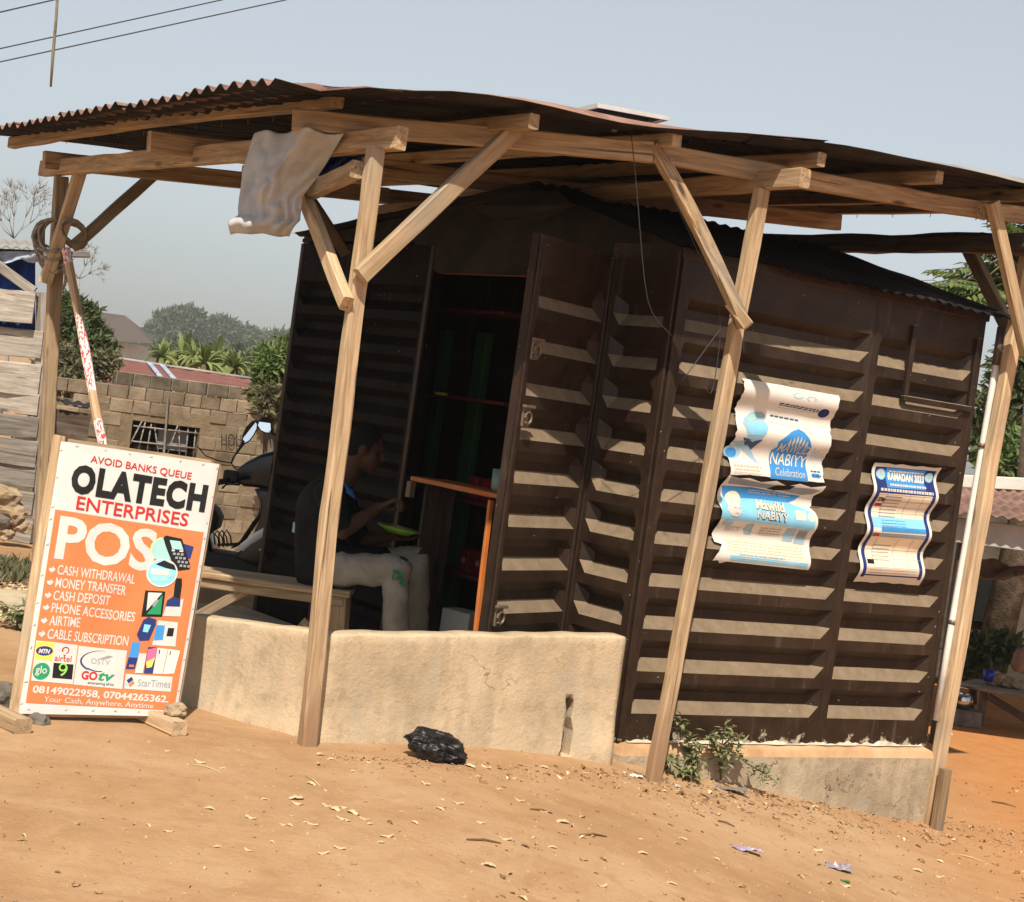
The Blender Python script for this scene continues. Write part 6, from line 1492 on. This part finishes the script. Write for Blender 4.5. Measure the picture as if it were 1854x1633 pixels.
for (a, b, c, d) in ((0, ws0, -1.3, 1.05), (ws1, WL, -1.3, 1.05), (ws0, ws1, -1.3, wz0), (ws0, ws1, wz1, 1.05)):
    box_bm(bm, wA+wd_*((a+b)/2)+Vector((0, 0, (c+d)/2)), (b-a, .10, d-c), rz(ang))
mkbm("mortar", bm, MORT, bwall)
wc = wA+wd_*((ws0+ws1)/2)+Vector((0, 0, (wz0+wz1)/2))
win = mk("window", *tube_geo([wc-wn*.5, wc-wn*.48], .01, 6), DARKR, bwall)
box("room", wc-wn*.16, (ws1-ws0+.2, .12, wz1-wz0+.2), BLACK, win, rz(ang))
box("panel", wc-wn*.07+wd_*.12+Vector((0, 0, .02)), ((ws1-ws0)*.45, .02, (wz1-wz0)*.6), GREY, win, rz(ang))
V = []; Fc = []
for k in range(9):
    c = wc+wn*.03+wd_*((ws1-ws0)*(k/8-.5)*.9); l_ = rb_.uniform(-.07, .07); tube_geo([c-Vector((l_, 0, (wz1-wz0)*.5)), c+Vector((l_, 0, (wz1-wz0)*.5))], .008, 5, True, V, Fc)
for zz in (-.1, .34):
    c = wc+wn*.045+Vector((0, 0, zz*(wz1-wz0))); tube_geo([c-wd_*(ws1-ws0)*.48, c+wd_*(ws1-ws0)*.48], .009, 5, True, V, Fc)
mk("bars", V, Fc, WOODG, win, True)
for wd2, x0, x1, y, ch in (("HOU", 396, 432, 806, 22),):
    g = textst(wd2, (0, 0), (1, 0), 1, 1, -.01); bm = bmesh.new()
    vs = [bm.verts.new(onpl(lerp(x0, x1, a), y+.12*(x1-x0)*a*.4+b*ch, wA, wB)+wn*.085) for a, b in g[0]]
    for f in g[1]: bm.faces.new([vs[i] for i in f])
    mkbm("lettering", bm, BLACK, bwall)
timber("batten", onpl(300, 712, wA, wB)+wn*.09, onpl(292, 830, wA, wB)+wn*.09, .02, .03, WOODG, bwall, n=4)
# houses beyond
h1 = thing("low_house", P(330, 760, 23)+Vector((0, 1.2, -1.4)), "low house whose rust red sheet roof shows just over the block wall", "house")
ra_, rb2, rc_, rd_ = P(150, 690, 20.5), P(500, 722, 21.5), P(150, 641, 24.5), P(474, 690, 25.0)
corr("roof", ra_, rb2, rc_, rd_, REDROOF, h1, .25, .008, 16)
up2 = (rb2-ra_).cross(rc_-ra_).normalized(); up2 = up2 if up2.z > 0 else -up2
for t in (.365, .435):
    p, q = ra_.lerp(rb2, t+.07)+up2*.02, rc_.lerp(rd_, t)+up2*.02; timber("pale_strip", p, q, .07, .02, LTB, h1, up=up2, n=4)
timber("ridge_cap", rc_+Vector((0, 0, .02)), rd_+Vector((0, 0, .02)), .12, .03, ZINC, h1, n=8)
box("wall", (ra_+rb2+rc_+rd_)/4+Vector((0, .6, -1.5)), (3.0, 2.6, 1.9), BLK, h1, rz(.2))
h2 = thing("far_house", P(215, 680, 120)+Vector((0, 4, -2)), "far house with a grey brown hip roof and white walls above the bushes", "house")
HIP = mottled("brown_shingle", [(.085, .068, .062), (.12, .098, .088)], 4, .8, .2, .01)
e0, e1, e2, e3 = P(112, 612, 112), P(278, 622, 117), P(278, 612, 136), P(112, 604, 136); r0, r1 = P(172, 564, 121), P(226, 571, 124)
mk("roof", [e0, e1, e2, e3, r0, r1], [[0, 1, 5, 4], [1, 2, 5], [2, 3, 4, 5], [3, 0, 4], [3, 2, 1, 0]], HIP, h2)
zc = (e0+e1+e2+e3)/4; box("wall", zc+Vector((.2, .0, -2.4)), ((e1-e0).length-1.2, 17, 4.3), mottled("white_render", [(.42, .42, .40), (.55, .55, .52)], 2), h2, rz(.03))
# rubble and grass by the shack
for k, (x, y, r) in enumerate(((6, 900, .11), (24, 930, .10), (-8, 935, .13), (40, 955, .06), (8, 962, .08))):
    c = P(x, y, 11.6); tag(blob("rubble_stone", c, (r, r*.8, r*.75), STONE if k != 2 else STONED, 30+k, .4, .15, 3, None, False), ["pale block of rubble leaning at the foot of the plank shack, topmost", "pale block of rubble at the foot of the plank shack, at the heap's right", "dark lump of rubble at the left edge by the plank shack", "smallest lump of rubble nearest the far left post", "flat lump of rubble lying lowest in the heap by the shack"][k], "stone", "rubble by the plank shack")
r = random.Random(8); V = []; Fc = []
for k in range(1500):
    x = r.uniform(-60, 75); y = r.uniform(930, 1060); c = gp(x, y)+Vector((0, 0, .0)); 
    for _ in range(2):
        d = rdir(r); d.z = abs(d.z)+.5; leafy(V, Fc, c, r.uniform(.04, .13), r.uniform(.012, .04), d, rdir(r))
tag(mk("grass", V, Fc, G5), kind="stuff")
weed("low green weed on the bare ground by the left edge of the sign", gp(30, 1140), [[gp(30, 1140), gp(28, 1140)+Vector((0, 0, .08)), gp(20, 1140)+Vector((-.05, 0, .12))], [gp(36, 1142), gp(42, 1142)+Vector((.0, 0, .1)), gp(48, 1142)+Vector((0, 0, .15))]], 14, 34, .06)
V = []; Fc = []
for k in range(700):
    x = r.uniform(0, 75); y = r.uniform(985, 1130); v, f = flake("", gp(x, y), r.uniform(.03, .09), r.uniform(.02, .05), r.uniform(0, 3), None, .012, k, .004); b = len(V); V += v; Fc += [[b+i for i in q] for q in f]
tag(mk("leaf_litter", V, Fc, [LEAFD, CHIP, STONE], None, False, [(i//26) % 3 for i in range(len(Fc))]), kind="stuff")

# ------------------------------------------------------------------ right background: awning, wall, table, trees
aw = thing("stall_building", P(1840, 1320, 12)+Vector((.5, 1, 0)), "low stall building with a rusty tin awning and grey fascia at the right edge", "stall")
corr("awning_roof", P(1700, 925, 10.9), P(2150, 975, 10.9), P(1690, 880, 13.2), P(2050, 905, 13.2), RUST, aw, .08, .010)
GF = mottled("grey_fascia", [(.26, .27, .27), (.36, .37, .37), (.44, .44, .43)], 3, .8, .2, .01)
timber("fascia", P(1700, 955, 11.05), P(2150, 1013, 11.05), .04, .165, GF, aw, n=8)
timber("top_fascia", P(1690, 868, 13.3), P(2080, 888, 13.3), .10, .10, mottled("white_fascia", [(.52, .50, .46), (.66, .63, .58)], 3), aw, n=6)
STW = mottled("stained_wall", [(.03, .025, .02), (.07, .06, .046), (.13, .11, .088)], 2.2, .95, .4, .02)
wq = P(1900, 1080, 14.6); box("wall", Vector((wq.x-.1, 14.7, .35)), (3.4, .2, 2.1), STW, aw, None, .01)
dq = P(1802, 1078, 14.55); box("doorway", Vector((dq.x, 14.575, dq.z)), (.32, .06, .5), BLACK, aw, None, .004)
for x in (1745, 2120):
    p = P(x, 980, 11.15); timber("awning_post", Vector((p.x, p.y, -.4)), Vector((p.x, p.y, p.z+.05)), .07, .07, WOODD, aw, up=Vector((1, 0, 0)), n=5)
TARP = mottled("brown_tarpaulin", [(.12, .085, .06), (.22, .16, .115), (.33, .25, .18)], 4, .8, .3, .01)
V = []
for i in range(25):
    for j in range(8):
        x = 1765+i*9; t = j/7; V.append(P(x, 1008+(x-1765)*.22+t*(26+10*math.sin(i*.5))+4*math.sin(i*1.1+j), 11.7+.10*math.sin(t*3.1+i*.25)))
o = mk("tarpaulin", V, [[i*8+j, i*8+j+1, (i+1)*8+j+1, (i+1)*8+j] for i in range(24) for j in range(7)], TARP, None, True); o.modifiers.new("thick", 'SOLIDIFY').thickness = .01
tag(o, "brown tarpaulin slung in folds under the tin awning at the right edge", "tarpaulin")
tz = zg(P(1800, 1250, 12.4).x, 12.4)
tbp = [P(1752, 1236, 12.6), P(1930, 1268, 12.2)]
tbl = thing("low_table", Vector((tbp[0].lerp(tbp[1], .5).x, 12.4, tz)), "rough low wooden table in the shade of the tin awning", "table")
timber("table_top", tbp[0], tbp[1], .45, .035, WOODG, tbl, n=6)
for t in (.12, .88):
    for sy in (-.15, .15):
        c = tbp[0].lerp(tbp[1], t)+Vector((0, sy, -.02)); timber("leg", c, Vector((c.x, c.y, tz-.03)), .05, .05, WOODD, tbl, up=Vector((1, 0, 0)), n=3)
p, q = tbp[0].lerp(tbp[1], .15)+Vector((0, -.2, -.05)), tbp[0].lerp(tbp[1], .6)+Vector((0, -.2, 0)); q.z = tz+.1; timber("brace", p, q, .04, .05, WOODD, tbl, n=3)
c = P(1789, 1232, 12.42); tag(lathe("cup", [(.001, -.04), (.034, -.04), (.045, .045), (.041, .045), (.031, -.032), (.001, -.032)], c+Vector((0, 0, .035)), plain("blue_cup", (.01, .03, .32), .35), None), "small dark blue cup standing on the low table under the awning", "cup")
for k, (x, y, r) in enumerate(((1805, 1212, .10), (1826, 1222, .08), (1846, 1232, .08))):
    c = tbp[0].lerp(tbp[1], (x-1752)/178); tag(blob("stone", c+Vector((0, .0, .02+r*.5)), (r, r*.8, r*.6), STONE, 70+k, .4, .12, 3, None, False), ["pale stone on the low table beside the blue cup", "middle pale stone of the row on the low table", "pale stone on the low table nearest the right edge"][k], "stone", "stones on the low table")
tag(lathe("pot", [(.001, 0), (.06, .0), (.085, .05), (.08, .10), (.06, .115), (.055, .11), (.07, .05), (.001, .01)], Vector((P(1742, 1262, 12.3).x, 12.3, zg(P(1742, 1262, 12.3).x, 12.3)+.12)), CHR, None), "small shiny metal pot in the shade beside the end post", "pot")
wb = thing("brick_stand", (P(1742, 1300, 12.3).x, 12.3, zg(P(1742, 1300, 12.3).x, 12.3)), "dark brick stand carrying the shiny pot beside the end post", "stand")
box("brick", Vector(wb.location)+Vector((0, 0, .06)), (.24, .2, .125), STONED, wb, None, .01)
c = P(1850, 1195, 12.3); lg = blob("log", Vector((c.x, c.y, c.z)), (.07, .07, .10), mottled("pale_log", [(.16, .11, .08), (.28, .20, .15)], 6), 77, .3, .1, 3, None, True); tag(lg, "rounded pale brown lump standing on the low table at the right edge", "log")
tree("low leafy plants growing in front of the stained wall under the awning", 1770, 1250, 13.4, [(1765, 1175, 34, 22, 0), (1800, 1165, 30, 20, .2), (1745, 1205, 18, 24, 0), (1830, 1190, 24, 20, 0)], 1500, .10, G2, 81, nm="bush", cat="bush", trunk=.01)
tree("dark dense tree beyond the awning roof at the right edge", 1830, 980, 20, [(1825, 740, 40, 60, 0), (1850, 680, 40, 60, 0), (1800, 800, 34, 44, 0), (1880, 780, 50, 70, .5), (1840, 840, 50, 30, 0)], 6500, .17, G2, 82, trunk=.1)
tree("fresh green bush directly over the white fascia at the right edge", 1830, 960, 17.5, [(1825, 835, 34, 20, 0), (1850, 815, 30, 24, 0), (1800, 850, 20, 12, 0)], 1700, .14, G3, 83, nm="bush", cat="bush", trunk=.05)
# drooping sprays of a big tree over the kiosk's far corner
def sprays(label, origin, tips, Y, seed, zb):
    r = random.Random(seed); b = Vector((origin[0], origin[1], zb)); t = thing("tree", b, label, "tree"); V = []; Fc = []; Vl = []; Fl = []
    o0 = Vector((origin[0], origin[1], origin[2])); tube_geo([b, b.lerp(o0, .5)+Vector((.15, 0, 0)), o0], [.16, .13, .07], 8, True, V, Fc)
    for (x, y, dy) in tips:
        q = P(x, y, Y+dy); m_ = o0.lerp(q, .55)+Vector((0, 0, .3)); tube_geo([o0, m_, q], [.03, .016, .005], 5, True, V, Fc)
        for k in range(16):
            s = o0.lerp(q, r.uniform(.5, 1.02)); d = (q-o0).normalized()+rdir(r)*.6; d.z -= .25; L = r.uniform(.3, .5); tube_geo([s, s+d*L*.5, s+d*L+Vector((0, 0, -.10))], .003, 4, True, V, Fc)
            for j in range(11):
                u = j/10; c = s+d*L*u+Vector((0, 0, -.1*u*u)); sd2 = d.cross(Vector((0, 0, 1))).normalized()
                for sg in (-1, 1): leafy(Vl, Fl, c, r.uniform(.10, .16), .045, d*.5+sd2*sg*.8+Vector((0, 0, -.55)), Vector((0, 0, 1)))
    mk("trunk", V, Fc, BARK, t, True); mk("crown", Vl, Fl, G3, t)
oc = P(1885, 540, 14.5)
sprays("green tree with drooping feathery leaves showing over the kiosk's far corner", (oc.x, oc.y, oc.z), [(1725, 525, 0), (1745, 505, .3), (1765, 520, -.2), (1790, 500, .2), (1800, 525, 0), (1830, 480, .2), (1850, 440, 0), (1870, 420, .3), (1840, 420, .5), (1850, 520, 0), (1738, 545, .2)], 14.5, 91, -.35)

# small pale sticker on the front wall
p_ = onpl(537, 955, C1, FL, 0)+n2*.0165; a_ = .016; b_ = .030
V = [p_-d2*a_-Vector((0, 0, b_)), p_+d2*a_-Vector((0, 0, b_)), p_+d2*a_+Vector((0, 0, b_)), p_-d2*a_+Vector((0, 0, b_))]; V += [v+n2*.0015 for v in V]
mk("sticker", V, [[0, 1, 2, 3], [7, 6, 5, 4], [0, 4, 5, 1], [1, 5, 6, 2], [2, 6, 7, 3], [3, 7, 4, 0]], TEALP, kiosk)

# ------------------------------------------------------------------ dry season haze
HZ = bpy.data.materials.new("haze"); HZ.use_nodes = True; hn = HZ.node_tree
hn.nodes.remove(hn.nodes["Principled BSDF"]); pv = hn.nodes.new("ShaderNodeVolumePrincipled")
pv.inputs["Color"].default_value = (.86, .88, .90, 1); pv.inputs["Density"].default_value = 0.0007; pv.inputs["Anisotropy"].default_value = 0.1
hn.links.new(pv.outputs[0], hn.nodes["Material Output"].inputs["Volume"])
hz = box("haze", (0, 500, 7.0), (1700, 1150, 34), HZ); tag(hz, kind="stuff")
